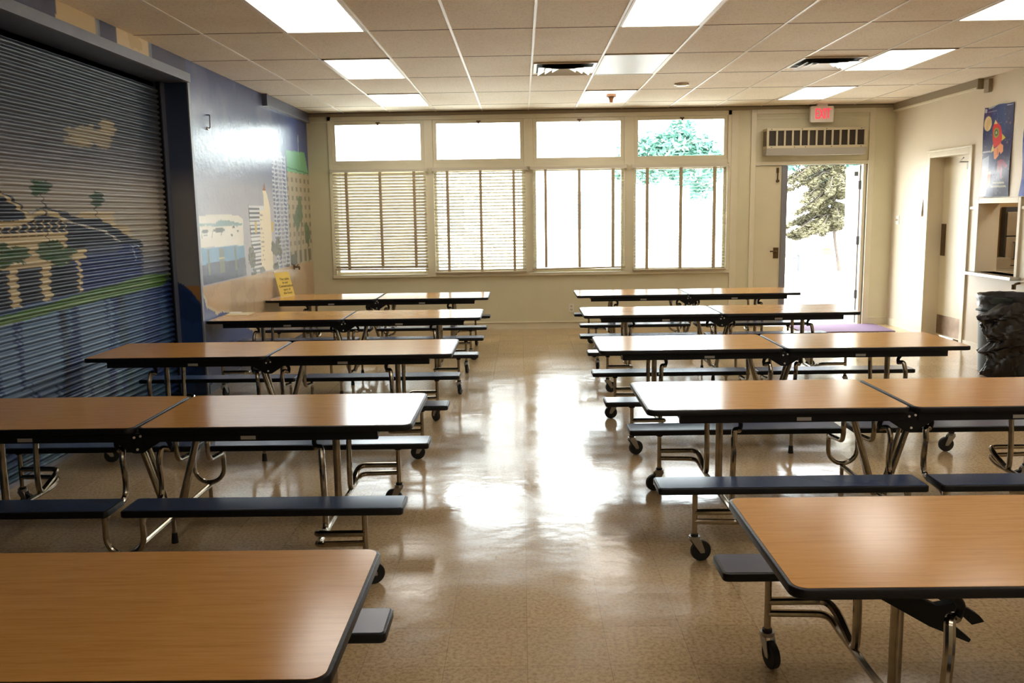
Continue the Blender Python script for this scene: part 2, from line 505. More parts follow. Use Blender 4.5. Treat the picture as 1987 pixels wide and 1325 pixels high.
def f(b):
    b.box((2.91, YB - 0.02, 0.1), (3.0, YB, CEIL - .06), 'trim')
    b.box((XL + .02, YB - .014, 2.905), (WX0, YB, 2.925), 'trim')
struct(simple('trim_3', f, smooth=0))
xs = [WX0 + .05] + [v for m_ in MUL for v in m_] + [WX1 - .05]
for i in range(4):
    x0, x1 = xs[2 * i], xs[2 * i + 1]
    mb = MB()
    def sash(z0, z1, t, yy):
        mb.box((x0, yy, z0), (x0 + t, yy + .05, z1), 'trim'); mb.box((x1 - t, yy, z0), (x1, yy + .05, z1), 'trim')
        mb.box((x0 + t, yy, z0), (x1 - t, yy + .05, z0 + t), 'trim'); mb.box((x0 + t, yy, z1 - t), (x1 - t, yy + .05, z1), 'trim')
    sash(ZT1, WZ1 - .06, .052, YB + 0.0)
    sash(WZ0 + .045, ZT0, .035, YB + 0.07)
    wn = mb.build('window_%d' % (i + 1), smooth=0, bevel=0.003); struct(wn)
    g = MB(); g.box((x0 + .05, YB + .022, ZT1 + .05), (x1 - .05, YB + .026, WZ1 - .11), 'glass')
    g.build('upper_pane', wn, smooth=0)
    g = MB(); g.box((x0 + .033, YB + .092, WZ0 + .078), (x1 - .033, YB + .096, ZT0 - .033), 'glass')
    g.build('lower_pane', wn, smooth=0)
    g = MB(); xm = (x0 + x1) / 2 + 0.01
    g.cyl((xm, YB - .012, 2.885), (0, 1, 0), .017, .03, 'brass'); g.box((xm - .03, YB - .012, 2.89), (xm + .03, YB - .002, 2.905), 'brass')
    g.box((xm - .009, YB - .026, 2.86), (xm + .009, YB - .012, 2.885), 'brass')
    g.build('latch', wn)

# right wall with door and serving hatch
RD0, RD1, RDZ = 10.42, 11.40, 2.24
SH0, SH1, SHZ0, SHZ1 = 9.33, 10.13, 0.90, 1.665
def f(b):
    x0, x1 = XR, XR + 0.22
    b.box((x0, RD1, 0), (x1, YB + .2, CEIL), 'wall_r'); b.box((x0, RD0, RDZ), (x1, RD1, CEIL), 'wall_r')
    b.box((x0, SH1, 0), (x1, RD0, CEIL), 'wall_r')
    b.box((x0, SH0, 0), (x1, SH1, SHZ0), 'wall_r'); b.box((x0, SH0, SHZ1), (x1, SH1, CEIL), 'wall_r')
    b.box((x0, YF, 0), (x1, SH0, CEIL), 'wall_r')
struct(simple('wall_right', f, smooth=0))
def f(b): b.box((XS - .3, YF - .2, 0), (XR + .2, YF, CEIL), 'wall')
struct(simple('wall_front', f, smooth=0))
def f(b):   # casing of the right door
    for y0, y1 in ((RD0 - .07, RD0 + .0), (RD1, RD1 + .07)): b.box((XR - .02, y0, 0), (XR, y1, RDZ + .07), 'trim')
    b.box((XR - .02, RD0, RDZ), (XR, RD1, RDZ + .07), 'trim')
    b.box((XR - .03, RD0 - .08, RDZ + .07), (XR, RD1 + .08, RDZ + .09), 'trim')
struct(simple('trim_4', f, smooth=0, bevel=.003))
def f(b):   # casing of the hatch
    for y0, y1 in ((SH0 - .05, SH0), (SH1, SH1 + .055)): b.box((XR - .022, y0, SHZ0), (XR, y1, SHZ1 + .06), 'trim')
    b.box((XR - .022, SH0, SHZ1), (XR, SH1, SHZ1 + .06), 'trim')
struct(simple('trim_5', f, smooth=0, bevel=.003))
def f(b): b.box((XR - .11, SH0 - .10, SHZ0 - .035), (XR + .2, SH1 + .14, SHZ0), 'alu')
struct(simple('window_5', f, smooth=0, bevel=.006), 'brushed metal ledge of the serving hatch in the right wall')
def f(b):
    b.box((XR - .012, SH1 + .055, 1.60), (XR, RD0 - .07, 1.63), 'trim'); b.box((XR - .012, 8.6, 1.60), (XR, SH0 - .05, 1.63), 'trim')
struct(simple('trim_6', f, smooth=0))
def f(b):   # boxed soffit along the top of the right wall, with its rounded end at the corner
    b.box((XR - .06, 10.24, 2.945), (XR, YB - .05, CEIL - .001), 'cove'); b.box((XR - .065, 10.24, 2.93), (XR, YB - .05, 2.947), 'trim')
    b.box((XR - .066, 10.22, 2.925), (XR, 10.245, CEIL - .001), 'cove')
struct(simple('trim_7', f, smooth=0))
def f(b):   # boxed chase on the left wall
    b.box((XL, 10.47, 2.915), (XL + .05, YB - .04, CEIL - .001), 'blueg'); b.box((XL, 10.47, 2.905), (XL + .058, YB - .04, 2.92), 'headtrim')
    b.box((XL, 10.43, 2.90), (XL + .06, 10.475, CEIL - .001), 'blueg')
struct(simple('trim_8', f, smooth=0))
def f(b): b.box((XR - .012, YF, 0), (XR, RD0 - .07, .09), 'trim'); b.box((XR - .012, RD1 + .07, 0), (XR, YB, .09), 'trim')
struct(simple('baseboard_right', f, smooth=0))
# right door leaf
d = MB(); d.box((XR + .17, RD0, 0.01), (XR + .21, RD1, RDZ), 'doorpaint')
dr = d.build('door_2', smooth=0); struct(dr, 'cream painted door set deep in the right wall')
simple('kick_plate', lambda b: b.box((XR + .163, RD0 + .02, .03), (XR + .17, RD1 - .02, .27), 'kick'), parent=dr, smooth=0)
simple('push_plate', lambda b: b.box((XR + .160, RD1 - .13, 1.02), (XR + .17, RD1 - .02, 1.42), 'brass'), parent=dr, smooth=0, bevel=.003)
simple('door_closer', lambda b: (b.box((XR + .11, RD0 + .06, 2.07), (XR + .168, RD0 + .30, 2.14), 'acgrey'), b.tube([(XR + .12, RD0 + .2, 2.15), (XR + .06, RD0 + .38, 2.16), (XR + .02, RD0 + .2, 2.2)], .008, 'acgrey')), parent=dr)
simple('hinge', lambda b: b.cyl((XR + .165, RD0 + .008, 1.2), (0, 0, 1), .01, .1, 'brass'), parent=dr)

# exterior double door
def f(b):
    y0 = YB - .02
    b.box((DX0 - .07, y0, 0), (DX0, YB + .2, 3.0), 'trim'); b.box((DX1, y0, 0), (DX1 + .08, YB + .2, 3.0), 'trim')
    b.box((DX0, y0, DZ1), (DX1, YB + .2, DZ1 + .05), 'trim')
    b.box((DX0, y0, 2.93), (DX1, YB, 3.0), 'trim')
    b.box((DX0, YB - .012, 2.86), (DX1, YB, 2.88), 'trim')
    b.box((DX1 - .05, YB + .02, 0), (DX1, YB + .16, DZ1), 'trim')
struct(simple('trim_9', f, smooth=0, bevel=.003))
d = MB(); d.box((DX0, YB + .01, .01), (3.63, YB + .055, DZ1 - .005), 'doorpaint')
dl = d.build('door_1', smooth=0); struct(dl, 'closed cream leaf of the exterior double door')
simple('meeting_strip', lambda b: b.box((3.62, YB - .006, .01), (3.70, YB + .06, DZ1 - .01), 'greyblue'), parent=dl, smooth=0)
simple('surface_bolt', lambda b: (b.box((3.545, YB + .0, 2.13), (3.58, YB + .012, 2.2), 'brass'), b.cyl((3.562, YB - .004, 2.10), (0, 0, 1), .009, .16, 'brass'), b.cyl((3.562, YB - .008, 2.02), (0, 1, 0), .02, .03, 'brass')), parent=dl)
simple('door_handle', lambda b: (b.box((3.53, YB, .95), (3.6, YB + .012, 1.1), 'brass'), b.tube([(3.565, YB + .01, 1.05), (3.565, YB - .05, 1.05), (3.47, YB - .05, 1.05)], .01, 'brass', .02)), parent=dl)
a = math.atan2(1.0, 0.16)
hx, hy = 4.735, YB + .11
d = MB(); d.box((0, -.04, .01), (1.03, 0.0, DZ1 - .01), 'doorpaint')
dro = d.build('door_3', smooth=0); struct(dro, 'open leaf of the exterior double door, swung outward')
dro.location = (hx, hy, 0); dro.rotation_euler = (0, 0, math.radians(80))
for z in (1.95, 1.18, .42):
    simple('hinge', lambda b: (b.cyl((-.008, .004, z), (0, 0, 1), .011, .12, 'shade'), b.box((-.03, -.02, z - .06), (.03, .003, z + .06), 'shade')), parent=dro)
simple('door_edge', lambda b: b.box((-.004, -.041, .01), (.001, .001, DZ1 - .01), 'greyblue'), parent=dro, smooth=0)
simple('door_closer', lambda b: b.box((.1, .0, 2.08), (.3, .05, 2.14), 'shade'), parent=dro)

# ------------------------------------------------------------------ left wall, reveal and mural
CY = 8.106
def f(b):
    b.box((XS - .3, YF, 0), (XL, 1.2, CEIL), 'blueg')
    b.box((XS - .3, CY + .012, 0), (XL - .004, YB, CEIL), 'blueg')
    b.box((XS - .3, 1.2, 2.86), (XL - .004, CY + .012, CEIL), 'blueg')
struct(simple('wall_left', f, smooth=0))

k_ = XL / -2.932
def mp(p): return [(y * k_, 1.65 + (z - 1.65) * k_) for y, z in p]
ys = np.linspace(CY, YB - .001, 360); zs = np.linspace(0, CEIL, 262)
Yg, Zg = np.meshgrid(ys, zs)
cv = Canvas(Yg / k_, 1.65 + (Zg - 1.65) / k_)
nz = noise2(Yg, Zg, 0.7, 1)
cv.grad([(0, (150, 140, 130)), (1.5, (180, 182, 196)), (1.92, (168, 172, 188)), (2.12, (112, 122, 156)), (2.5, (104, 118, 160)), (2.72, (70, 88, 142)), (3.05, (50, 68, 124))])
cv.fill(cv.Z > 1.95, (170, 176, 192), .22 * np.clip((nz - .46) * 4, 0, 1)); cv.fill(cv.Z > 1.7, (92, 104, 136), .2 * np.clip((.48 - nz) * 4, 0, 1))
cv.fill(cv.Y > 11.1, (52, 78, 150), np.clip((cv.Y - 11.1) * 1.2, 0, .75) * (cv.Z > 1.5))
# aquarium building with the whales
cv.poly([(8.11, 1.37), (8.11, 1.66), (8.76, 1.675), (9.25, 1.655), (9.39, 1.62), (9.37, 1.35)], (228, 228, 220))
cv.poly([(8.1, 1.59), (8.48, 1.585), (8.7, 1.61), (9.09, 1.60), (9.36, 1.57), (9.33, 1.55), (8.69, 1.555), (8.11, 1.57)], (140, 172, 176), wob=.03)
cv.poly([(8.11, 1.21), (8.11, 1.365), (9.37, 1.35), (9.39, 1.2)], (98, 150, 192))
cv.poly([(8.11, 1.02), (8.11, 1.21), (8.5, 1.225), (9.0, 1.205), (9.39, 1.225), (9.41, 1.03)], (62, 72, 108))
for (y, z, ry, rz) in ((8.24, 1.515, .10, .017), (8.25, 1.478, .06, .010), (8.63, 1.52, .18, .025), (9.07, 1.54, .05, .012), (9.2, 1.50, .04, .010), (9.0, 1.465, .03, .012)):
    cv.blob(y, z, ry, rz, (70, 80, 84), .9, .15)
cv.line([(8.45, 1.52), (8.42, 1.46)], .014, (90, 96, 98)); cv.line([(8.16, 1.515), (8.15, 1.46)], .012, (90, 96, 98)); cv.line([(8.70, 1.5), (8.68, 1.475)], .016, (90, 96, 98))
for y0, y1 in ((8.27, 8.32), (8.59, 8.735), (9.05, 9.11)): cv.poly([(y0, 1.11), (y0, 1.345), (y1, 1.345), (y1, 1.11)], (96, 104, 92), .85)
cv.line([(8.58, 1.25), (8.74, 1.25)], .01, (170, 170, 130))
# striped block
cv.poly([(9.6, 1.76), (10.2, 1.76), (10.19, 1.02), (9.62, 1.02)], (218, 222, 228))
m_ = inpoly(cv.Y, cv.Z, [(9.6, 1.735), (10.0, 1.735), (9.97, 1.02), (9.62, 1.02)]) & (((cv.Z - 1.02) % .0435) < .018)
cv.fill(m_, (72, 80, 102), .95)
cv.line([(9.605, 1.76), (9.66, 1.03)], .02, (40, 44, 54))
# cream tower
cv.poly([(10.19, 1.87), (10.15, 1.94), (10.28, 1.945), (10.33, 1.90), (10.43, 1.74), (10.45, 1.02), (10.0, 1.02), (9.97, 1.15), (10.0, 1.70), (10.18, 1.72)], (232, 222, 196))
cv.poly([(10.24, 2.03), (10.165, 1.94), (10.285, 1.94)], (140, 84, 74))
m_ = inpoly(cv.Y, cv.Z, [(10.0, 1.68), (10.13, 1.68), (10.12, 1.15), (10.0, 1.15)]) & (((cv.Z) % .05) < .016) & (noise2(cv.Y, cv.Z, .05, 9) > .42)
cv.fill(m_, (150, 146, 142), .9)
cv.poly([(9.8, 1.46), (9.8, 1.585), (9.87, 1.585), (9.86, 1.46)], (206, 184, 110)); cv.poly([(10.43, 1.46), (10.45, 1.575), (10.54, 1.575), (10.51, 1.46)], (206, 184, 110))
# tall blue glass tower
blu = [(10.58, 2.06), (10.62, 2.40), (10.95, 2.42), (11.22, 2.38), (11.25, 1.9), (11.22, 1.02), (10.6, 1.02)]
cv.poly(blu, (196, 204, 222))
m_ = inpoly(cv.Y, cv.Z, blu) & (((cv.Z - 1.02 + .004 * np.sin(cv.Y * 30)) % .05) < .031) & (((cv.Y + .01 * np.sin(cv.Z * 60)) % .17) < .135)
cv.fill(m_, (84, 96, 134), .85)
m_ = inpoly(cv.Y, cv.Z, [(10.80, 2.38), (11.0, 2.38), (11.0, 1.02), (10.83, 1.02)])
cv.fill(m_, (184, 192, 214), .35)
# tan building under the green roof
tan = [(11.27, 2.20), (12.42, 2.20), (12.5, 1.0), (11.24, 1.02)]
cv.poly([(11.27, 2.46), (11.62, 2.47), (12.23, 2.49), (12.42, 2.19), (11.27, 2.19)], (112, 178, 136))
cv.poly(tan, (176, 166, 142))
m_ = inpoly(cv.Y, cv.Z, tan) & ((cv.Z % .115) < .06) & ((cv.Y % .22) < .10) & (cv.Z > 1.25)
cv.fill(m_, (120, 114, 98), .85)
m_ = inpoly(cv.Y, cv.Z, tan) & (cv.Z < 1.2) & (cv.Z > 1.04) & ((cv.Y % .26) < .12)
cv.fill(m_, (92, 92, 84), .8)
cv.line([(11.27, 2.25), (12.4, 2.215)], .012, (62, 110, 88))
cv.line([(11.92, 2.68), (11.90, 2.44)], .03, (190, 206, 214), .7); cv.line([(11.90, 2.47), (11.95, 2.30)], .03, (150, 205, 170), .6)
for (y, z, ry, rz, sd) in ((11.85, 1.72, .12, .14, 1), (11.66, 1.60, .16, .13, 2), (12.17, 1.40, .16, .15, 3)): cv.blob(y, z, ry, rz, (88, 116, 88), .9, .7, sd)
for a_, b_ in (((11.9, 1.6), (11.72, 1.03)), ((11.62, 1.5), (11.55, 1.03)), ((12.18, 1.3), (12.22, 1.02))): cv.line([a_, b_], .025, (88, 80, 72))
for (y, z, ry, rz, sd) in ((9.62, 1.20, .13, .12, 4), (10.62, 1.26, .22, .11, 5), (10.7, 1.36, .1, .07, 6), (10.55, 1.05, .16, .05, 7), (11.4, 1.08, .12, .10, 8), (10.0, 1.05, .12, .04, 9), (9.68, 1.03, .12, .03, 10), (11.1, 1.03, .14, .03, 4)):
    cv.blob(y, z, ry, rz, (72, 78, 72), .95, .7, sd)
# sand and the wave
cv.fill(cv.Z < 1.018, (192, 166, 132)); cv.fill((cv.Z < 1.018) & (noise2(Yg, Zg, .4, 5) > .5), (176, 152, 124), .6)
wav = [(7.9, .97), (8.05, .93), (8.12, .88), (8.16, .80), (8.42, .73), (8.7, .72), (9.0, .55), (9.5, .42), (9.6, -.1), (7.9, -.1)]
cv.poly([(y + .05, z + .015) for y, z in wav], (196, 184, 160), wob=.05)
cv.poly(wav, (88, 104, 152), wob=.05)
cv.poly([(7.9, .45), (8.7, .40), (9.5, .3), (9.6, -.1), (7.9, -.1)], (52, 66, 110), .7, wob=.1)
P = np.stack([np.full_like(Yg, XL), Yg, Zg], -1)[:, ::-1]
mu = grid_obj('wall_mural', P, cv.C[:, ::-1], 'mural'); struct(mu); mu.name = 'trim_10'
mu['label'] = 'painted seaside city mural covering the left wall'

# strip of wall above the shutter, with bare plaster patches
ys = np.linspace(1.2, CY, 420); zs = np.linspace(2.84, CEIL, 24); Yg, Zg = np.meshgrid(ys, zs)
cv = Canvas(Yg, Zg); cv.grad([(2.84, (84, 90, 118)), (3.04, (76, 80, 108))])
for y0, y1 in ((5.86, 6.42), (6.72, 7.30)):
    mk = (Yg > y0 + .04 * noise2(Yg, Zg, .1, 2)) & (Yg < y1 + .04 * noise2(Yg, Zg, .1, 3))
    cv.fill(mk & (noise2(Yg, Zg, .2, 6) > -1), (226, 204, 166)); cv.fill(mk & (noise2(Yg, Zg, .25, 8) > .55), (204, 178, 132), .6)
    cv.fill((Yg > y1) & (Yg < y1 + .07), (140, 148, 160), .8)
P = np.stack([np.full_like(Yg, XL), Yg, Zg], -1)[:, ::-1]
o = grid_obj('trim_11', P, cv.C[:, ::-1], 'mural'); struct(o, 'wall strip above the shutter with two bare plaster patches')

# painted far reveal of the shutter opening (faces the room's near end)
xs_ = np.linspace(XS - .02, XL, 40); zs = np.linspace(0, 2.86, 240); Xg, Zg = np.meshgrid(xs_, zs)
cv = Canvas(Xg, Zg); cv.grad([(0, (30, 48, 84)), (.9, (40, 68, 120)), (1.0, (138, 140, 140)), (1.85, (126, 128, 134)), (2.1, (70, 82, 110)), (2.86, (48, 60, 90))])
zc_ = 1.06 - .22 * ((Xg + 3.2) / .24) ** 2
cv.fill((Zg < 1.0 + .02), (168, 124, 72)); cv.fill((Zg < 1.0 + .02) & (Xg < -3.15), (34, 58, 104))
cv.fill(Zg < zc_, (34, 60, 108)); cv.fill((Zg < zc_) & (noise2(Xg, Zg, .2, 3) > .5), (24, 44, 84), .7)
P = np.stack([Xg, np.full_like(Xg, CY), Zg], -1)
o = grid_obj('trim_12', P, cv.C, 'mural'); struct(o, 'painted side of the shutter recess')
# header trim and corner bead
def f(b):
    b.box((XL - .0, 1.2, 2.835), (XL + .03, CY + .01, 2.91), 'headtrim')
    b.box((XS - .06, 1.2, 2.835), (XL + .0, CY - .001, 2.86), 'blueg')
    b.box((XS - .1, 1.2, 2.72), (XS - .05, CY, 2.86), 'black')
    b.prism([(XL + .001, CY + .003), (XL + .001, CY + .05), (XL + .006, CY + .045), (XL + .006, CY - .002), (XL - .006, CY - .002), (XL - .006, CY + .003)], 0, 2.9, 'headtrim')
struct(simple('trim_13', f, smooth=0))
def f(b): b.box((XL + .0005, CY + .05, 0), (XL + .012, YB - .02, .08), 'blueg')
struct(simple('baseboard_left', f, smooth=0))

# roll-up shutter
sh = empty('rolling_shutter', (XS, 5.0, 0))
tag(sh, 'corrugated roll-up shutter painted with a blue-roofed mansion and water', 'shutter')
yv = np.concatenate([np.arange(1.2, 5.2, .1), np.arange(5.2, 8.02, .0125)])
PITCH = .046; NP_ = 8
nrow = int(2.80 / PITCH) * NP_ + 1
zr = np.arange(nrow) * PITCH / NP_
ph = (zr / PITCH) % 1.0
prof = np.where(ph < .76, .019 * np.sin(np.clip(ph / .76, 0, 1) * PI) ** .7, -.004)
Yg, Zg = np.meshgrid(yv, zr)
Xg = np.repeat(prof[:, None], len(yv), 1)
jit = (noise2(Yg, Zg * 0 + np.floor(Zg / PITCH) * 3.7, .5, 12) - .5) * .05      # each slat was painted a little off its neighbour
cv = Canvas(Yg + jit, Zg)
cv.grad([(0, (46, 70, 84)), (.45, (52, 78, 104)), (1.05, (56, 84, 130)), (1.5, (176, 168, 152)), (1.85, (170, 164, 156)), (2.05, (120, 118, 124)), (2.35, (82, 88, 100)), (2.9, (66, 76, 90))])
cv.fill(noise2(Yg, Zg, .6, 31) > .55, (60, 76, 92), np.clip((Zg - 1.9), 0, .5))
cv.blob(6.72, 2.24, .36, .065, (190, 176, 142), .6, .8, 3); cv.blob(6.98, 2.33, .14, .06, (190, 176, 142), .75, .6, 4); cv.blob(6.5, 2.18, .2, .04, (184, 172, 142), .6, .8, 5)
cv.poly([(6.3, 1.44), (6.42, 1.68), (6.97, 1.68), (6.98, 1.57), (7.24, 1.57), (7.26, 1.3)], (196, 180, 146))
NAVY = (30, 36, 58); CRM = (206, 190, 152)
cv.poly([(3.0, 1.9), (5.0, 1.86), (5.48, 1.81), (5.62, 1.76), (5.78, 1.66), (5.45, 1.58), (3.0, 1.58)], NAVY, wob=.02)
cv.line([(4.6, 1.84), (5.48, 1.785), (5.6, 1.735), (5.76, 1.655)], .022, CRM)
cv.poly([(3.0, 1.60), (5.45, 1.60), (5.75, 1.65), (5.95, 1.715), (6.15, 1.69), (6.41, 1.635), (6.72, 1.625), (7.0, 1.55), (7.24, 1.47), (7.44, 1.44), (7.44, 1.14), (6.39, 1.11), (3.0, 1.0)], NAVY, wob=.015)
cv.poly([(6.22, 1.42), (6.5, 1.40), (7.17, 1.425), (7.4, 1.40), (7.44, 1.14), (6.39, 1.11)], (38, 58, 116))
cv.poly([(6.48, 1.44), (7.15, 1.43), (7.0, 1.36), (6.5, 1.36)], (96, 106, 126), .7)
cv.line([(5.3, 1.605), (5.55, 1.60), (5.73, 1.62), (5.83, 1.66), (5.97, 1.68), (6.12, 1.655), (6.2, 1.62)], .035, CRM)
cv.line([(6.18, 1.625), (6.5, 1.575), (6.8, 1.53), (7.05, 1.45)], .014, (200, 196, 186))
cv.line([(5.0, 1.535), (5.7, 1.535), (6.22, 1.53)], .018, CRM)
for y in np.arange(5.36, 6.24, .095): cv.line([(y, 1.615), (y, 1.53)], .022, CRM)
cv.poly([(3.0, 1.53), (6.21, 1.52), (6.2, 1.42), (6.47, 1.41), (6.47, 1.345), (6.26, 1.335), (6.23, 1.32), (3.0, 1.33)], CRM)
for y0, y1, zb in ((4.9, 5.02, 1.06), (5.47, 5.57, 1.08), (5.85, 5.96, 1.09), (6.335, 6.385, 1.10)): cv.poly([(y0, 1.36), (y1, 1.36), (y1, zb), (y0, zb)], CRM, wob=.015)
for (y, z, ry, rz, sd) in ((5.62, 1.41, .14, .06, 2), (5.42, 1.46, .1, .03, 8), (6.03, 1.43, .16, .07, 3), (6.08, 1.36, .14, .05, 5), (6.22, 1.40, .12, .03, 6), (5.3, 1.40, .2, .06, 7)): cv.blob(y, z, ry, rz, (54, 92, 48), .92, .9, sd)
for (y, z, sd) in ((5.95, 1.84, 2), (6.70, 1.77, 3)):
    cv.blob(y, z, .11, .055, (40, 84, 40), .95, .9, sd); cv.blob(y - .05, z + .025, .09, .03, (40, 84, 40), .95, .9, sd + 3); cv.blob(y + .05, z, .08, .04, (52, 80, 54), .95, .9, sd + 5)
cv.line([(5.96, 1.80), (5.965, 1.62), (5.97, 1.45)], .02, (58, 44, 40)); cv.line([(6.68, 1.72), (6.69, 1.60)], .018, (70, 60, 52))
for q in ([(7.23, 1.41), (7.27, 1.39), (7.30, 1.405)], [(7.24, 1.37), (7.28, 1.355), (7.31, 1.375)], [(7.32, 1.41), (7.36, 1.40), (7.38, 1.38)], [(7.28, 1.35), (7.32, 1.33), (7.29, 1.31), (7.33, 1.28)]): cv.line(q, .010, (176, 184, 200), .9)
GR = [(3.0, .93), (5.36, 1.04), (7.49, 1.15), (8.1, 1.125), (8.1, 1.06), (7.7, 1.035), (5.35, .99), (3.0, .86)]
wtr = (Zg < np.interp(Yg, [3, 5.36, 7.5, 8.1], [.9, 1.02, 1.10, 1.07]))
cv.fill(wtr, (34, 60, 112))
cv.fill(wtr & (Yg > 6.7), (38, 66, 124), .6)
stre = noise2(Yg, Zg * .18, .16, 21)
cv.fill(wtr & (stre > .52) & (Yg < 6.9), (132, 156, 178), .6); cv.fill(wtr & (stre < .40) & (Yg < 7.2), (22, 30, 44), .8)
cv.fill(wtr & (noise2(Yg, Zg * .5, .3, 22) > .6), (96, 128, 152), .4)
cv.fill((Zg < .42) & (noise2(Yg, Zg, .3, 23) > .45), (60, 104, 110), .5)
cv.poly(GR, (84, 120, 44), wob=.02); cv.fill(inpoly(Yg, Zg, [(3.0, .90), (5.36, 1.01), (7.6, 1.10), (7.6, 1.075), (5.36, .985), (3, .86)]), (128, 150, 92), .55)
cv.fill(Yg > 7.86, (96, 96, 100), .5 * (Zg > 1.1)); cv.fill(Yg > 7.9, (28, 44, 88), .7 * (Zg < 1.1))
cv.C = cv.C ** 1.18 * .80
P = np.stack([Xg, Yg - 5.0, Zg + .02], -1)[:, ::-1]
grid_obj('slat_curtain', P, cv.C[:, ::-1], 'shutter', sh)
simple('guide_rail', lambda b: (b.box((-.03, 8.02 - 5, 0), (.035, 8.105 - 5, 2.83), 'blueg'), b.box((-.0, 8.0 - 5, 0), (.03, 8.03 - 5, 2.83), 'black')), parent=sh, smooth=0)
simple('guide_rail', lambda b: b.box((-.03, 1.2 - 5, 0), (.035, 1.28 - 5, 2.83), 'blueg'), parent=sh, smooth=0)

simple('bottom_bar', lambda b: b.box((-.012, 1.28 - 5, 0.0), (.016, 8.0 - 5, .04), 'headtrim'), parent=sh, smooth=0)
def f(b): b.box((XS - .1, 1.2, 0), (XS - .05, CY, 2.9), 'black')
struct(simple('trim_14', f, smooth=0))

# ================================================================== CEILING THINGS
proto = None
for ci in (-3, 1, 5):
    for ri, off in ((2, 0), (0, 0), (-2, 0), (-4, 0), (-6, 0), (-8, 0), (-10, 0)):
        y0 = RY0 + ri * RS; x0 = CX0 + ci * CS
        if y0 < YF: continue
        dark = (ci == 1 and ri == 0) or (ci == -3 and ri <= -4)
        o = empty('ceiling_light', (x0 + CS / 2, y0 + RS / 2, CEIL))
        hx_, hy_ = CS / 2 - .012, RS / 2 - .008
        def f(b):
            for a0, a1, b0, b1 in ((-hx_, hx_, -hy_, -hy_ + .018), (-hx_, hx_, hy_ - .018, hy_), (-hx_, -hx_ + .018, -hy_, hy_), (hx_ - .018, hx_, -hy_, hy_)):
                b.box((a0, b0, -.009), (a1, b1, -.001), 'tbar')
        simple('frame', f, parent=o, smooth=0)
        simple('diffuser', lambda b: b.box((-hx_ + .018, -hy_ + .018, -.006), (hx_ - .018, hy_ - .018, -.002), 'lampoff' if dark else 'lamp'), parent=o, smooth=0)
        side = {-3: 'left', 1: 'middle', 5: 'right'}[ci]
        row = {2: 'nearest the window wall', 0: 'second from the window wall', -2: 'third from the window wall', -4: 'fourth from the window wall', -6: 'fifth from the window wall', -8: 'sixth from the window wall', -10: 'farthest from the window wall'}[ri]
        if ci == 1 and dark: lab = 'unlit grey ceiling light panel beside the square air vent'
        elif dark: lab = 'unlit ceiling panel in the left row, ' + row
        else: lab = 'lit fluorescent ceiling panel in the %s row, %s' % (side, row)
        tag(o, lab, 'ceiling light', 'fluorescent ceiling panels')

def vent(x, y, lab):
    o = empty('ceiling_vent', (x, y, CEIL)); tag(o, lab, 'air vent', 'ceiling air vents')
    def sq(b, r0, z0, r1, z1, mt):
        vs = [(sx * r, sy * r, z) for r, z in ((r0, z0), (r1, z1)) for sx, sy in ((-1, -1), (1, -1), (1, 1), (-1, 1))]
        b.add(vs, [(i, (i + 1) % 4, 4 + (i + 1) % 4, 4 + i) for i in range(4)], mt)
        b.add([(a_, b_, z + .0015) for a_, b_, z in vs], [(i, 4 + i, 4 + (i + 1) % 4, (i + 1) % 4) for i in range(4)], mt)
    simple('backing', lambda b: b.box((-.285, -.285, -.004), (.285, .285, -.002), 'dark'), parent=o, smooth=0)
    def f(b):
        for a0, a1, b0, b1 in ((-.30, .30, -.30, -.27), (-.30, .30, .27, .30), (-.30, -.27, -.27, .27), (.27, .30, -.27, .27)): b.box((a0, b0, -.012), (a1, b1, -.004), 'white')
    simple('frame', f, parent=o, smooth=0)
    for k, (r0, r1) in enumerate(((.17, .255), (.105, .185), (.04, .115))):
        simple('louvre', lambda b: sq(b, r0, -.008, r1, -.042 + .004 * k, 'alu'), parent=o, smooth=0, recalc=False)
vent(.436, 8.93, 'square metal air vent left of the unlit ceiling panel')
vent(2.95, 8.87, 'square metal air vent beside the right-hand lit ceiling panel')
o = MB(); o.lathe([(.0, -.115), (.022, -.11), (.026, -.075), (.03, -.07), (.035, -.055), (.06, -.045), (.062, -.012)], (1.09, 10.9, CEIL), 'brown')
tag(o.build('smoke_detector'), 'brown smoke detector hanging below the middle lit panel', 'smoke detector')
o = MB(); o.lathe([(.05, -.028), (.058, -.024), (.062, -.003)], (1.80, 10.2, CEIL), 'white'); o.box((1.72, 10.17, CEIL - .02), (1.88, 10.23, CEIL - .004), 'white')
tag(o.build('ceiling_sensor'), 'small pale sensor on the ceiling tiles right of the brown smoke detector', 'sensor')

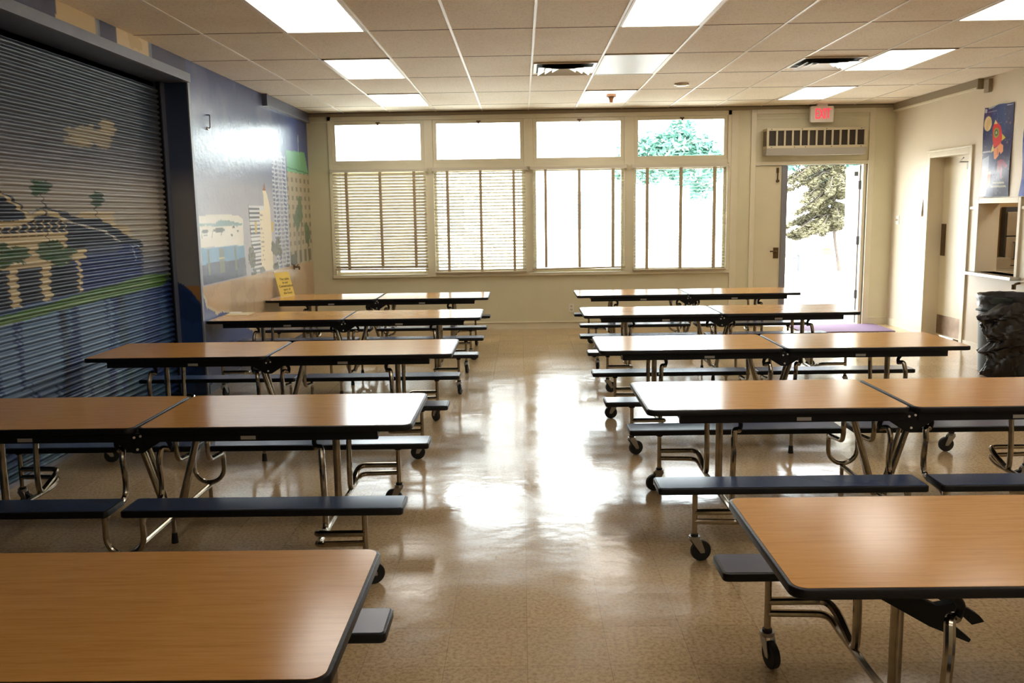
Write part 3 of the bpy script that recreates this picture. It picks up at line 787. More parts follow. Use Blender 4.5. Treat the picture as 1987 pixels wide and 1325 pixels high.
# ================================================================== BACK WALL THINGS
def blind(i, tilt, zbot, skew, lab, sag=0.0):
    x0, x1 = [(-2.625, -1.315), (-1.215, .065), (.145, 1.445), (1.555, 2.85)][i]
    o = empty('venetian_blind', ((x0 + x1) / 2, YB - .045, 2.27)); tag(o, lab, 'blind', 'venetian blinds on the four windows')
    hw = (x1 - x0) / 2
    simple('headrail', lambda b: (b.box((-hw - .02, -.035, -.045), (hw + .02, .02, .0), 'slat'), b.box((-hw - .03, -.02, -.06), (-hw - .015, .02, .01), 'slat'), b.box((hw + .015, -.02, -.06), (hw + .03, .02, .01), 'slat')), parent=o, smooth=0, bevel=.003)
    n = 31; top = -.062; bot = zbot - 2.27 + .03
    sl = MB(); dy = .024 * math.cos(tilt); dz = .024 * math.sin(tilt)
    for k in range(n):
        t = (k + .5) / n; z = top + (bot - top) * t
        xe = hw - .006 + random.uniform(-.004, .004); sk = skew * max(0, t - .9) * 10
        r = .0035
        za, zb_ = z - sk * .5, z + sk * .5
        ring = lambda x, zz: [(x, -dy, zz - dz), (x, -dy * .4, zz - dz * .4 + r), (x, dy * .4, zz + dz * .4 + r), (x, dy, zz + dz), (x, dy * .4, zz + dz * .4 + r * .6), (x, -dy * .4, zz - dz * .4 + r * .6)]
        sl.loft([ring(-xe, za), ring(0, z - .0015), ring(xe, zb_)], 'slat')
    sl.build('slats', o, smooth=.9)
    for fx in (-.70, 0.02, .74):
        x = fx * hw
        simple('ladder_tape', lambda b: (b.box((x - .018, -.030, bot), (x + .018, -.0285, top + .02), 'tape'), b.box((x - .018, .027, bot), (x + .018, .0285, top + .02), 'tape')), parent=o, smooth=0)
    zb2 = bot - .012
    simple('bottom_rail', lambda b: b.prism([(-hw, zb2 - .012 - skew), (hw, zb2 - .012 + skew), (hw, zb2 + .008 + skew), (-hw, zb2 + .008 - skew)], -.026, .026, 'tape', axis='y'), parent=o, smooth=0)
    simple('cord', lambda b: (b.tube([(-hw + .12, -.04, -.04), (-hw + .125, -.042, -.75)], .0025, 'tape', n=5), b.tube([(hw - .1, -.04, -.04), (hw - .1, -.042, -.65)], .0025, 'tape', n=5)), parent=o)
blind(0, math.radians(-57), .86, -.006, 'half-closed ivory venetian blind on the leftmost window')
blind(1, math.radians(-29), .80, .0, 'ivory venetian blind with tilted slats on the second window from the left')
blind(2, math.radians(-2), .84, .008, 'open ivory venetian blind on the third window, its bottom rail crooked')
blind(3, math.radians(1), .80, .0, 'open ivory venetian blind on the rightmost window beside the double door')

# exit sign
o = empty('exit_sign', (4.10, YB - .12, 2.90)); tag(o, 'white exit sign with red letters hung above the open double door', 'exit sign')
simple('housing', lambda b: b.prism(rrect(-.158, .158, -.108, .108, .02), -.025, .025, 'white', axis='y'), parent=o, bevel=.004)
simple('canopy', lambda b: b.box((-.07, -.03, .108), (.07, .03, .136), 'white'), parent=o)
t = font_mesh('EXIT', .205, .002, 'letters', 'red', o); t.rotation_euler = (PI / 2, 0, 0); t.location = (.006, -.027, 0)
t.scale = (.50, .96, 1)
me = t.data
# thicken strokes slightly by a bold offset copy
bm = bmesh.new(); bm.from_mesh(me); g_ = bmesh.ops.duplicate(bm, geom=bm.verts[:] + bm.edges[:] + bm.faces[:])
for v in g_['geom']:
    if isinstance(v, bmesh.types.BMVert): v.co.x += .012; v.co.z += .0002
bm.to_mesh(me); bm.free()

# air curtain heater above the door
o = empty('air_curtain', (4.02, YB, 2.36)); tag(o, 'long putty-coloured air curtain with dark slots mounted over the double door', 'air curtain')
AW = .675; AD = .20; SZ0, SZ1 = .125, .325
def f(b):
    b.box((-AW, -AD, SZ1), (AW, -.002, .36), 'ac'); b.box((-AW, -AD, .09), (AW, -.002, SZ0), 'ac')
    n = 12; sw = 2 * (AW - .03) / n
    b.box((-AW, -AD, SZ0), (-AW + .03, -.002, SZ1), 'ac'); b.box((AW - .03, -AD, SZ0), (AW, -.002, SZ1), 'ac')
    for k in range(1, n):
        x = -AW + .03 + k * sw; b.box((x - .012, -AD, SZ0), (x + .012, -AD + .02, SZ1), 'ac')
simple('casing', f, parent=o, smooth=0, bevel=.003)
simple('grille', lambda b: b.box((-AW + .03, -AD + .02, SZ0), (AW - .03, -AD + .03, SZ1), 'dark'), parent=o, smooth=0)
simple('side_slots', lambda b: (b.box((-AW - .002, -.17, SZ0), (-AW + .002, -.12, SZ1), 'dark'), b.box((-AW - .002, -.09, SZ0), (-AW + .002, -.04, SZ1), 'dark')), parent=o, smooth=0)
simple('nozzle', lambda b: b.prism([(-AD, .09), (-.002, .09), (-.002, .0), (-AD + .03, .0)], -AW, AW, 'acgrey', axis='x'), parent=o, smooth=0)
for k, (x, z) in enumerate([(-.61, .343), (-.2, .343), (.13, .343), (.60, .343), (-.61, .105), (-.3, .105), (-.15, .105), (.2, .105), (.6, .105)]):
    simple('screw', lambda b: b.cyl((x, -AD - .001, z), (0, 1, 0), .007, .006, 'shade', n=8), parent=o)
# outlet
o = MB(); o.prism(rrect(.655, .728, .232, .347, .006), YB - .007, YB, 'white', axis='y'); w0 = o.build('wall_outlet', bevel=.001)
simple('socket', lambda b: (b.prism(rrect(.675, .708, .300, .328, .008), YB - .010, YB - .006, 'ac', axis='y'), b.prism(rrect(.675, .708, .252, .280, .008), YB - .010, YB - .006, 'ac', axis='y')), parent=w0)
tag(w0, 'pale electrical outlet low on the back wall between the table rows', 'outlet')
# floor mat
o = MB(); o.prism(rrect(3.72, 4.95, 11.72, 12.50, .02), 0.001, .012, 'mat'); tag(o.build('door_mat'), 'purple-grey mat on the floor inside the open double door', 'doormat')

# ================================================================== RIGHT WALL THINGS
o = MB(); o.box((XR - .008, 12.27, 1.40), (XR, 12.37, 1.52), 'white'); s0 = o.build('light_switch', smooth=0, bevel=.002)
simple('toggle', lambda b: (b.box((XR - .018, 12.295, 1.45), (XR - .008, 12.305, 1.475), 'ac'), b.box((XR - .018, 12.335, 1.45), (XR - .008, 12.345, 1.475), 'ac')), parent=s0, smooth=0)
tag(s0, 'cream double light switch on the right wall near the corner', 'light switch')
o = MB(); o.add([(XR - .003, 11.57, 1.73), (XR - .003, 11.82, 1.73), (XR - .002, 11.82, 1.515), (XR - .02, 11.57, 1.512), (XR - .0045, 11.57, 1.73), (XR - .0045, 11.82, 1.73), (XR - .0035, 11.82, 1.515), (XR - .0215, 11.57, 1.512)], [(0, 1, 2, 3), (4, 7, 6, 5), (0, 4, 5, 1), (3, 2, 6, 7), (0, 3, 7, 4), (1, 5, 6, 2)], 'paper')
pn = o.build('wall_notice', smooth=0)
def f(b):
    for k in range(6):
        z = 1.70 - k * .022; xx = XR - .0052 - k * .0018
        b.box((xx - .0006, 11.61, z), (xx, 11.79 - .03 * (k % 3), z + .006), 'print')
simple('print_lines', f, parent=pn, smooth=0)
tag(pn, 'white paper notice taped to the right wall beside the door casing', 'notice')
o = MB(); o.box((XR - .04, 10.03, 2.87), (XR, 10.13, 3.01), 'cove'); tag(o.build('wall_sensor', bevel=.004), 'small beige sensor box high on the right wall above the rocket poster', 'sensor')
o = MB(); o.tube([(XR, 9.24, .84), (XR - .05, 9.24, .83), (XR - .06, 9.24, .79)], .012, 'brass', .02); o.cyl((XR - .06, 9.24, .80), (0, 0, 1), .022, .05, 'brass')
tag(o.build('hatch_latch'), 'dark metal latch below the near end of the hatch ledge', 'latch')

def poster(name, y0, y1, z0, z1, paint, lab, curl):
    nu, nv = int((y1 - y0) / .0045), int((z1 - z0) / .0045)
    U, V = np.meshgrid(np.linspace(0, 1, nu), np.linspace(0, 1, nv))      # U: from far edge towards camera, V: from top down
    cv = Canvas(U, V); paint(cv)
    Y = y1 - U * (y1 - y0); Z = z1 - V * (z1 - z0) - .006 * np.sin(U * 9) * (V < .02)
    X = XR - .004 - curl * (.006 * (1 + np.sin(V * 7 + U * 3)) + .012 * np.clip(V - .75, 0, 1) * 4 * (1 - U))
    P = np.stack([X, Y, Z], -1)
    o = grid_obj(name, P[:, ::-1], cv.C[:, ::-1], 'poster')
    s_ = o.modifiers.new('thickness', 'SOLIDIFY'); s_.thickness = .0012; s_.offset = 0
    tag(o, lab, 'poster')
def pc(pts):
    out = []
    for cx, cy in pts:
        l = 115 - 60 * (cy - 190) / 1025; wd = 345 - 12 * (cy - 190) / 1025; top = 190 - 65 * (cx - l) / wd
        out.append(((cx - l) / wd, (cy - top) / (1215 - top)))
    return out
def paint1(c):
    c.grad([(0, (30, 44, 104)), (.5, (34, 42, 92)), (1, (30, 40, 80))])
    U, V = c.Y, c.Z
    c.fill((U > .3) & (U < .75) & (V < .35), (48, 84, 150), .55 * np.clip(1 - V * 2.6, 0, 1)); c.fill((V > .5) & (U > .2) & (U < .5), (58, 92, 142), .6)
    r = np.random.default_rng(3)
    for _ in range(60):
        a_, b_ = r.random(2); c.fill(np.hypot(U - a_, (V - b_) * 1.7) < .006, (190, 190, 220), .8)
    for q in ((.78, .2), (.9, .22), (.84, .42)): c.fill(np.hypot(U - q[0], (V - q[1]) * 1.7) < .02, (160, 130, 170), .7)
    mx, my = pc([(160, 370)])[0]; c.fill(np.hypot(U - mx, (V - my) * 1.65) < .135, (222, 200, 150)); c.fill((np.hypot(U - mx, (V - my) * 1.65) < .135) & (noise2(U, V, .08, 4) > .55), (200, 172, 122), .6)
    c.poly(pc([(315, 485), (357, 535), (312, 570)]), (206, 190, 80)); c.poly(pc([(215, 590), (180, 705), (222, 680)]), (206, 196, 110))
    c.poly(pc([(250, 325), (285, 372), (305, 400), (318, 470), (316, 540), (300, 612), (215, 645), (208, 540), (216, 420), (232, 375)]), (212, 44, 36))
    c.poly(pc([(250, 325), (272, 370), (232, 380)]), (214, 206, 160))
    ax, ay = pc([(254, 475)])[0]; d = np.hypot(U - ax, (V - ay) * 1.7); c.fill(d < .095, (150, 150, 60)); c.fill(d < .06, (70, 90, 60)); c.fill(d < .03, (180, 180, 120))
    c.poly(pc([(216, 660), (250, 640), (300, 598), (330, 620), (330, 690), (305, 722), (285, 690), (275, 740), (240, 782), (222, 770)]), (232, 152, 104)); c.poly(pc([(255, 650), (272, 650), (275, 730), (258, 735)]), (190, 110, 76), .7)
    c.poly(pc([(268, 800), (300, 780), (340, 790), (390, 860), (372, 892), (330, 850), (322, 1010), (308, 1010), (300, 880), (266, 940)]), (160, 70, 96), .8)
    c.poly(pc([(90, 690), (178, 680), (180, 700), (92, 708)]), (190, 196, 220), .7)
    c.poly(pc([(80, 780), (160, 740), (158, 870), (70, 950)]), (150, 164, 190), .8)
    c.poly(pc([(60, 962), (150, 925), (190, 915), (186, 1080), (150, 1130), (135, 1205), (58, 1210)]), (226, 220, 216)); c.poly(pc([(150, 925), (190, 915), (186, 1080), (150, 1130)]), (206, 140, 100)); c.poly(pc([(66, 950), (150, 870), (160, 910), (70, 962)]), (222, 170, 140), .8)
    for x0_, x1_, y_ in ((222, 345, 1055), (200, 365, 1097)):
        for a_ in np.arange(x0_, x1_, 13): c.line(pc([(a_, y_ - 8), (a_ + 7, y_ + 6)]), .014, (200, 200, 170), .8)
    c.line(pc([(268, 900), (262, 1185)]), .008, (120, 124, 150), .7)
    c.poly(pc([(118, 200), (150, 200), (146, 248), (116, 250)]), (180, 186, 206), .9); c.line(pc([(165, 240), (270, 222)]), .010, (130, 150, 190), .8)
    c.fill((V < .012 + .012 * np.sin(U * 8)) & (U > .15) & (U < .62), (170, 190, 190), .8)
poster('rocket_poster', 9.55, 10.14, 1.735, 2.71, paint1, 'dark blue poster of a red rocket and moon above the serving hatch', 1)
def paint2(c):
    c.grad([(0, (40, 60, 130)), (.6, (48, 76, 160)), (1, (60, 90, 180))]); c.fill(noise2(c.Y, c.Z, .3, 2) > .55, (30, 46, 110), .5)
poster('blue_poster', 8.72, 9.33, 1.73, 2.45, paint2, 'plain blue poster on the right wall, cut off by the frame edge', 1)

# kitchen behind the hatch
KX = XR + .22
struct(simple('wall_kitchen_back', lambda b: b.box((KX, 10.86, 0), (7.6, 11.05, CEIL - .2), 'kwall'), smooth=0))
struct(simple('wall_kitchen_side', lambda b: b.box((7.5, 7.0, 0), (7.6, 10.86, CEIL - .2), 'kwall'), smooth=0))
struct(simple('wall_kitchen_front', lambda b: b.box((KX, 6.9, 0), (7.6, 7.0, CEIL - .2), 'kwall'), smooth=0))
struct(simple('ceiling_kitchen', lambda b: b.box((KX, 6.9, CEIL - .2), (7.6, 11.05, CEIL), 'kwall'), smooth=0))
o = empty('added_kitchen_light', (6.3, 9.0, CEIL - .2)); tag(o, 'unseen light added on the kitchen ceiling to brighten the room behind the hatch', 'ceiling light')  # added lamp, out of view, brightens the kitchen behind the hatch
simple('diffuser', lambda b: b.box((-.3, -.6, -.05), (.3, .6, -.02), 'kfill'), parent=o, smooth=0); simple('frame', lambda b: b.box((-.32, -.62, -.02), (.32, .62, 0), 'tbar'), parent=o, smooth=0)
o = empty('steel_cabinet', (5.78, 10.72, 0)); tag(o, 'tall stainless steel kitchen cabinet seen through the serving hatch', 'cabinet')
simple('body', lambda b: b.box((0, .02, .0), (.9, .13, 1.62), 'shade'), parent=o, smooth=0, bevel=.004)
simple('door', lambda b: b.box((.012, 0, 1.28), (.88, .02, 1.56), 'steel'), parent=o, smooth=0, bevel=.004)
simple('door', lambda b: b.box((.012, 0, .93), (.88, .02, 1.265), 'steel'), parent=o, smooth=0, bevel=.004)
simple('door', lambda b: b.box((.012, 0, .12), (.88, .02, .915), 'steel'), parent=o, smooth=0, bevel=.004)
simple('handle', lambda b: b.tube([(.1, 0, 1.0), (.1, -.03, 1.0), (.1, -.03, 1.2), (.1, 0, 1.2)], .006, 'shade', .01), parent=o)
o = MB(); o.box((XR + .23, 10.15, 0), (5.74, 10.84, .86), 'steel'); o.box((XR + .225, 10.12, .86), (5.76, 10.85, .90), 'steel'); tag(o.build('kitchen_counter', smooth=0, bevel=.004), 'steel counter just behind the far side of the serving hatch', 'counter')
o = MB(); o.prism(rrect(XR + .24, 5.74, .90, 1.03, .03), 10.5, 10.8, 'steel', axis='y'); tag(o.build('steel_pan', bevel=.003), 'low steel pan on the kitchen counter behind the hatch', 'pan')

# ================================================================== LEFT WALL THINGS
o = MB(); o.tube([(XL, 8.56, 2.60), (XL + .03, 8.56, 2.60), (XL + .03, 8.55, 2.48), (XL, 8.55, 2.48)], .006, 'headtrim', .012); o.cyl((XL + .006, 8.55, 2.475), (1, 0, 0), .016, .012, 'white')
tag(o.build('wall_bracket'), 'small metal pull bracket high on the left wall beside the shutter recess', 'bracket')
o = MB(); o.cyl((XL + .006, 11.5, .985), (1, 0, 0), .03, .012, 'brass'); o.tube([(XL + .01, 11.5, .985), (XL + .07, 11.5, .99), (XL + .075, 11.46, .96)], .011, 'brass', .02); o.cyl((XL + .045, 11.52, 1.0), (0, 1, .3), .015, .07, 'chrome')
tag(o.build('wall_spigot'), 'small brass spigot on the left wall above the farthest table', 'spigot')
o = MB(); o.box((XL, 10.95, .775), (XL + .01, 11.06, .88), 'paper'); o.cyl((XL + .012, 11.0, .84), (1, 0, 0), .03, .01, 'white')
tag(o.build('wall_fitting'), 'small round white fitting on the left wall behind the yellow sign', 'fitting')

# ================================================================== TABLES
HL, HW, ZT = 1.28, .37, .69
BY, BW, BZ = .543, .095, .385
PX = HL - .20            # bench post
FX = HL - .43            # frame plane
def make_table():
    root = empty('cafeteria_table', (0, 0, 0))
    def slab(name, x0, x1, y0, y1, z, th, r, topm, mo):
        b = MB()
        prof = [(-.010, z - th), (-.003, z - th), (0, z - th + .004), (0, z - .006), (-.002, z - .002), (-.006, z), (-.011, z)]
        b.loft([[(x, y, zz) for x, y in rrect(x0, x1, y0, y1, r, off)] for off, zz in prof], 'edge')
        top = rrect(x0, x1, y0, y1, r, -.0105)
        n = len(top)
        b.add([(x, y, z - .004) for x, y in top] + [(x, y, z + .0012) for x, y in top], [tuple(range(n, 2 * n)), tuple(range(n))[::-1]] + [(i, (i + 1) % n, n + (i + 1) % n, n + i) for i in range(n)], topm)
        o = b.build(name, root, smooth=.5); return o
    for s in (-1, 1):
        a, c = sorted((s * .006, s * HL)); slab('tabletop', a, c, -HW, HW, ZT, .028, .045, 'wood', root)
    for s in (-1, 1):
        b = MB(); a, c = sorted((s * .03, s * (HL - .16)))
        for yy in (-HW + .035, HW - .035): b.box((a, yy - .015, ZT - .070), (c, yy + .015, ZT - .029), 'black')
        for xx in (s * .12, s * (HL - .175), s * FX): b.box((xx - .015, -HW + .06, ZT - .052), (xx + .015, HW - .06, ZT - .029), 'black')
        fr = b.build('table_frame', root, smooth=0, bevel=.002)
        simple('sticker', lambda b: b.box((s * .52 - .035, -HW + .0185, ZT - .062), (s * .52 + .035, -HW + .0195, ZT - .045), 'acgrey'), parent=fr, smooth=0)
    for yy in (-1, 1):
        y0 = yy * (HW - .045)
        b = MB(); pts = [(-.15, ZT - .03), (.15, ZT - .03), (.125, ZT - .06), (.022, ZT - .125), (-.022, ZT - .125), (-.125, ZT - .06)]
        b.prism(pts, y0 - .02, y0 + .02, 'black', axis='y')
        h = b.build('hinge_plate', root, smooth=0, bevel=.003)
        b = MB()
        for x, z in ((-.012, ZT - .048), (.018, ZT - .042), (0, ZT - .105), (-.115, ZT - .046), (.12, ZT - .046)): b.cyl((x, y0 + yy * .021, z), (0, 1, 0), .006, .006, 'white', n=8)
        b.build('rivets', h)
    for yy in (-1, 1):
        for s in (-1, 1):
            a, c = sorted((s * .028, s * (HL - .015))); o = slab('bench_seat', a, c, yy * BY - BW, yy * BY + BW, BZ, .03, .02, 'bench', root)
            b = MB(); b.box((a + .05, yy * BY - .06, BZ - .036), (c - .05, yy * BY + .06, BZ - .03), 'black'); b.build('seat_plate', o, smooth=0)
    # outer ends
    for s in (-1, 1):
        x = s * FX
        b = MB(); b.tube([(x + s * .04, 0, ZT - .05), (x, 0, ZT - .10), (x, 0, .17)], .019, 'chrome', .05, n=12)
        b.build('main_leg', root)
        b = MB()
        b.tube([(s * PX, BY, .195), (x + s * .01, BY, .19), (x, BY - .10, .165), (x, -BY + .10, .165), (x + s * .01, -BY, .19), (s * PX, -BY, .195)], .014, 'chrome', .06, n=10)
        b.build('base_tube', root)
        for yy in (-1, 1):
            b = MB()
            b.tube([(s * PX, yy * BY, .24), (x + s * .015, yy * BY, .24), (x, yy * (BY - .07), .22), (x, yy * .305, .165), (x, yy * .30, .30), (x, yy * .32, .50), (x - s * .008, yy * .295, .575), (x - s * .038, yy * .27, .565)], .015, 'chrome', .045, n=10)
            ft = b.build('folding_tube', root)
            b = MB(); b.tube([(x - s * .035, yy * .272, .56), (x - s * .045, yy * .285, .60), (x - s * .01, yy * .305, .645), (x + s * .03, yy * .31, ZT - .045)], .012, 'black', .03, n=8, rs=None)
            b.build('lock_link', root)
            b = MB(); b.cyl((s * PX, yy * BY, .245), (0, 0, 1), .0125, .25, 'chrome', n=12); b.cyl((s * PX, yy * BY, BZ - .04), (0, 0, 1), .02, .03, 'black', n=12)
            b.build('bench_post', root)
            cs = empty('caster', (s * PX, yy * BY, 0)); cs.parent = root
            b = MB(); b.cyl((0, 0, .118), (0, 0, 1), .026, .014, 'fork', n=16); b.cyl((0, 0, .13), (0, 0, 1), .018, .012, 'rubber', n=12)
            for t_ in (-1, 1): b.prism([(-.024, .112), (.024, .112), (.045, .055), (.045, .042), (.025, .042), (-.01, .09)], t_ * .018 - .002, t_ * .018 + .002, 'fork', axis='y')
            b.build('fork', cs, smooth=.4)
            b = MB(); b.cyl((.033, 0, .05), (0, 1, 0), .049, .026, 'rubber', n=24); b.cyl((.033, 0, .05), (0, 1, 0), .010, .034, 'fork', n=12)
            b.build('wheel', cs, smooth=.5, bevel=.004)
    # centre
    for s in (-1, 1):
        b = MB(); b.tube([(s * .175, 0, ZT - .05), (s * .025, 0, .14)], .017, 'chrome', n=12); b.build('centre_leg', root)
        b = MB(); b.tube([(s * .155, .05, ZT - .05), (s * .03, .05, .14)], .011, 'chrome', n=10); b.build('brace', root)
    b = MB(); b.tube([(0, -BY, .135), (0, BY, .135)], .014, 'chrome'); b.build('cross_tube', root)
    for yy in (-1, 1):
        for s in (-1, 1):
            b = MB(); X = s * .085
            b.tube([(X + s * .036, yy * .275, .565), (X + s * .006, yy * .30, .58), (X, yy * .325, .53), (X, yy * .305, .42), (X, yy * .32, .345), (X, yy * (BY - .02), .325), (X, yy * BY, .30)], .014, 'chrome', .04, n=10)
            b.build('swing_arm', root)
            b = MB(); b.tube([(X + s * .036, yy * .275, .56), (X + s * .046, yy * .285, .60), (X + s * .01, yy * .305, .645), (X - s * .03, yy * .31, ZT - .045)], .012, 'black', .03, n=8)
            b.build('lock_link', root)
        b = MB(); pts = [(-.085, yy * BY, BZ - .03)] + [(-.085 * math.cos(PI * k / 12), yy * BY, .235 - .085 * math.sin(PI * k / 12)) for k in range(13)] + [(.085, yy * BY, BZ - .03)]
        b.tube(pts, .013, 'chrome', n=10)
        for X in (-.085, .085): b.cyl((X, yy * BY, BZ - .037), (0, 0, 1), .018, .018, 'black', n=10)
        b.build('u_tube', root)
    for yy in (-1, 0, 1):
        b = MB(); b.cyl((0, yy * BY, .085), (0, 0, 1), .011, .13, 'chrome', n=10); b.build('foot_stem', root)
        b = MB(); b.cyl((0, yy * BY, .026), (0, 0, 1), .018, .052, 'rubber', n=12, r2=.014); b.build('foot_cap', root)
    return root

TABS = [('left', 1, -1.6963, 1.7158, 'oak-topped bench table nearest on the left, cut off by the frame'),
        ('left', 2, -1.7974, 3.9592, 'second oak-topped bench table of the left row, white glare on its right end'),
        ('left', 3, -1.770, 6.0099, 'third oak-topped bench table of the left row, its left end in the shutter recess'),
        ('left', 4, -1.670, 8.1292, 'fourth oak-topped bench table of the left row, card lying on its left end'),
        ('left', 5, -1.670, 10.0551, 'farthest oak-topped bench table of the left row, yellow sign on it'),
        ('right', 1, 1.955, 2.1404, 'nearest oak-topped bench table on the right, black latch arm hanging under it'),
        ('right', 2, 1.8764, 4.1908, 'second oak-topped bench table of the right row, just behind the nearest one'),
        ('right', 3, 1.8089, 6.0476, 'third oak-topped bench table of the right row, its end beside the trash can'),
        ('right', 4, 1.8474, 8.153, 'fourth oak-topped bench table of the right row, its end before the open door'),
        ('right', 5, 1.9045, 10.1081, 'farthest oak-topped bench table of the right row, below the rightmost windows')]
T0 = make_table()
rots = {}
for i, (side, k, sx, y0, lab) in enumerate(TABS):
    t = T0 if i == 0 else copy_tree(T0)
    t.location = (sx, y0 + HW, 0)
    tag(t, lab, 'table', 'folding cafeteria tables in two rows')
    random.seed(100 + i)
    for c in [c for c in t.children if c.name.startswith('caster')]:
        c.rotation_euler = (0, 0, random.choice([0, .4, 2.2, -1.2, PI, 1.4, -.3]))
    if (side, k) in (('right', 2),):
        for c in t.children:
            if c.name.startswith('caster') and c.location.x < 0: c.rotation_euler = (0, 0, .25 if c.location.y < 0 else PI + .3)
    if (side, k) == ('right', 1):
        for c in t.children:
            if c.name.startswith('caster') and c.location.x < 0: c.rotation_euler = (0, 0, -1.35)
        b = MB(); yy = -.02
        yy = -.12
        b.prism([(-.97, .60), (-.93, .60), (-.80, .535), (-.745, .545), (-.68, .505), (-.665, .487), (-.70, .478), (-.715, .492), (-.71, .508), (-.745, .513), (-.76, .485), (-.70, .435), (-.705, .425), (-.82, .475), (-.99, .575)], yy - .02, yy + .012, 'black', axis='y')
        b.build('latch_arm', t, smooth=0, bevel=.002)
        old = [c for c in t.children if c.name.startswith('table_frame') and max(v.co.x for v in c.data.vertices) < 0][0]
        for c in list(old.children): bpy.data.objects.remove(c)
        bpy.data.objects.remove(old)
        b = MB(); b.box((-.86, -HW + .16, ZT - .06), (-.03, -HW + .185, ZT - .029), 'acgrey'); b.box((-HL + .16, HW - .06, ZT - .053), (-.03, HW - .03, ZT - .029), 'black')
        for xx in (-.12, -HL + .175, -FX): b.box((xx - .015, -HW + .12, ZT - .052), (xx + .015, HW - .06, ZT - .029), 'black')
        b.build('table_frame', t, smooth=0, bevel=.002)
    random.seed(7)

# things on the tables
o = MB(); o.prism(rrect(-2.925, -2.69, 8.58, 8.83, .012), ZT + .0008, ZT + .004, 'manila'); tag(o.build('card_folder'), 'pale yellow card folder lying flat on the fourth left-hand table', 'folder')
o = MB(); o.prism([(-2.945, 8.80), (-2.83, 8.855), (-2.86, 8.862), (-2.948, 8.862)], ZT + .0048, ZT + .008, 'paper'); o.prism([(-2.945, 8.80), (-2.87, 8.70), (-2.80, 8.74), (-2.83, 8.855)], ZT + .0045, ZT + .0055, 'paper')
tag(o.build('crumpled_paper', smooth=0), 'small white paper scrap at the wall edge of the fourth left-hand table', 'paper')
sg = empty('table_sign', (-2.81, 10.56, ZT + .001), math.atan2(.24, .12)); tag(sg, 'leaning yellow table sign in a clear holder on the farthest left-hand table', 'sign')
W2 = .125; Hh = .295; ln = .085
b = MB(); b.add([(-W2, 0, 0), (W2, 0, 0), (W2, ln, Hh), (-W2, ln, Hh), (-W2, .003, 0), (W2, .003, 0), (W2, ln + .003, Hh), (-W2, ln + .003, Hh)], [(0, 1, 2, 3), (4, 7, 6, 5), (0, 4, 5, 1), (3, 2, 6, 7), (0, 3, 7, 4), (1, 5, 6, 2)], 'yellow'); b.build('card', sg, smooth=0)
def f(b):
    e = .003
    b.box((-W2 - .004, ln - .002, Hh - .018), (W2 + .004, ln + .006, Hh + .012), 'paper'); b.box((-W2, .0, 0), (W2, .09, .003), 'paper')
simple('clear_holder', f, parent=sg, smooth=0)
for k, s_ in enumerate(['This table', 'is our', 'Conversation', 'spot of', 'the food']):
    t = font_mesh(s_, .042 if k != 2 else .044, .0004, 'lettering', 'ink', sg)
    z = Hh * .70 - k * .041; t.rotation_euler = (math.atan2(Hh, ln), 0, 0); t.location = (.015, ln * z / Hh - .0015, z)

# ================================================================== TRASH CAN
CXX, CYY = 4.80, 8.72
tc_ = empty('trash_can', (CXX, CYY, 0)); tag(tc_, 'large grey-green plastic trash can standing by the right wall', 'trash can')
b = MB(); n = 40
def ring(r, z): return [(r * math.copysign(abs(math.cos(a)) ** .85, math.cos(a)), r * math.copysign(abs(math.sin(a)) ** .85, math.sin(a)), z) for a in [2 * PI * k / n for k in range(n)]]
b.loft([ring(.235, .0), ring(.25, .01), ring(.262, .3), ring(.272, .55), ring(.274, .72), ring(.26, .72), ring(.245, .3), ring(.22, .03)], 'can', caps=False)
b.add(ring(.235, .0), [tuple(range(n))[::-1]], 'can'); b.add(ring(.22, .03), [tuple(range(n))], 'can')
b.build('can_body', tc_)
b = MB(); b.loft([ring(.274, .70), ring(.290, .70), ring(.298, .735), ring(.298, .76), ring(.285, .765), ring(.27, .735), ring(.262, .70)], 'can', caps=False); b.build('rim', tc_)
for s in (-1, 1): simple('handle', lambda b: b.tube([(s * .27, -.07, .62), (s * .31, -.06, .63), (s * .31, .06, .63), (s * .27, .07, .62)], .012, 'can', .02), parent=tc_)
b = MB(); nn = 48; r_ = np.random.default_rng(5)
rows = [(.20, .50), (.255, .70), (.278, .772), (.304, .778), (.309, .75), (.306, .715), (.300, .69), (.306, .665)]
b.loft([[((r + r_.normal(0, .003)) * math.cos(2 * PI * k / nn), (r + r_.normal(0, .003)) * math.sin(2 * PI * k / nn), z + r_.normal(0, .003 if j < 5 else .006)) for k in range(nn)] for j, (r, z) in enumerate(rows)], 'bag', caps=False)
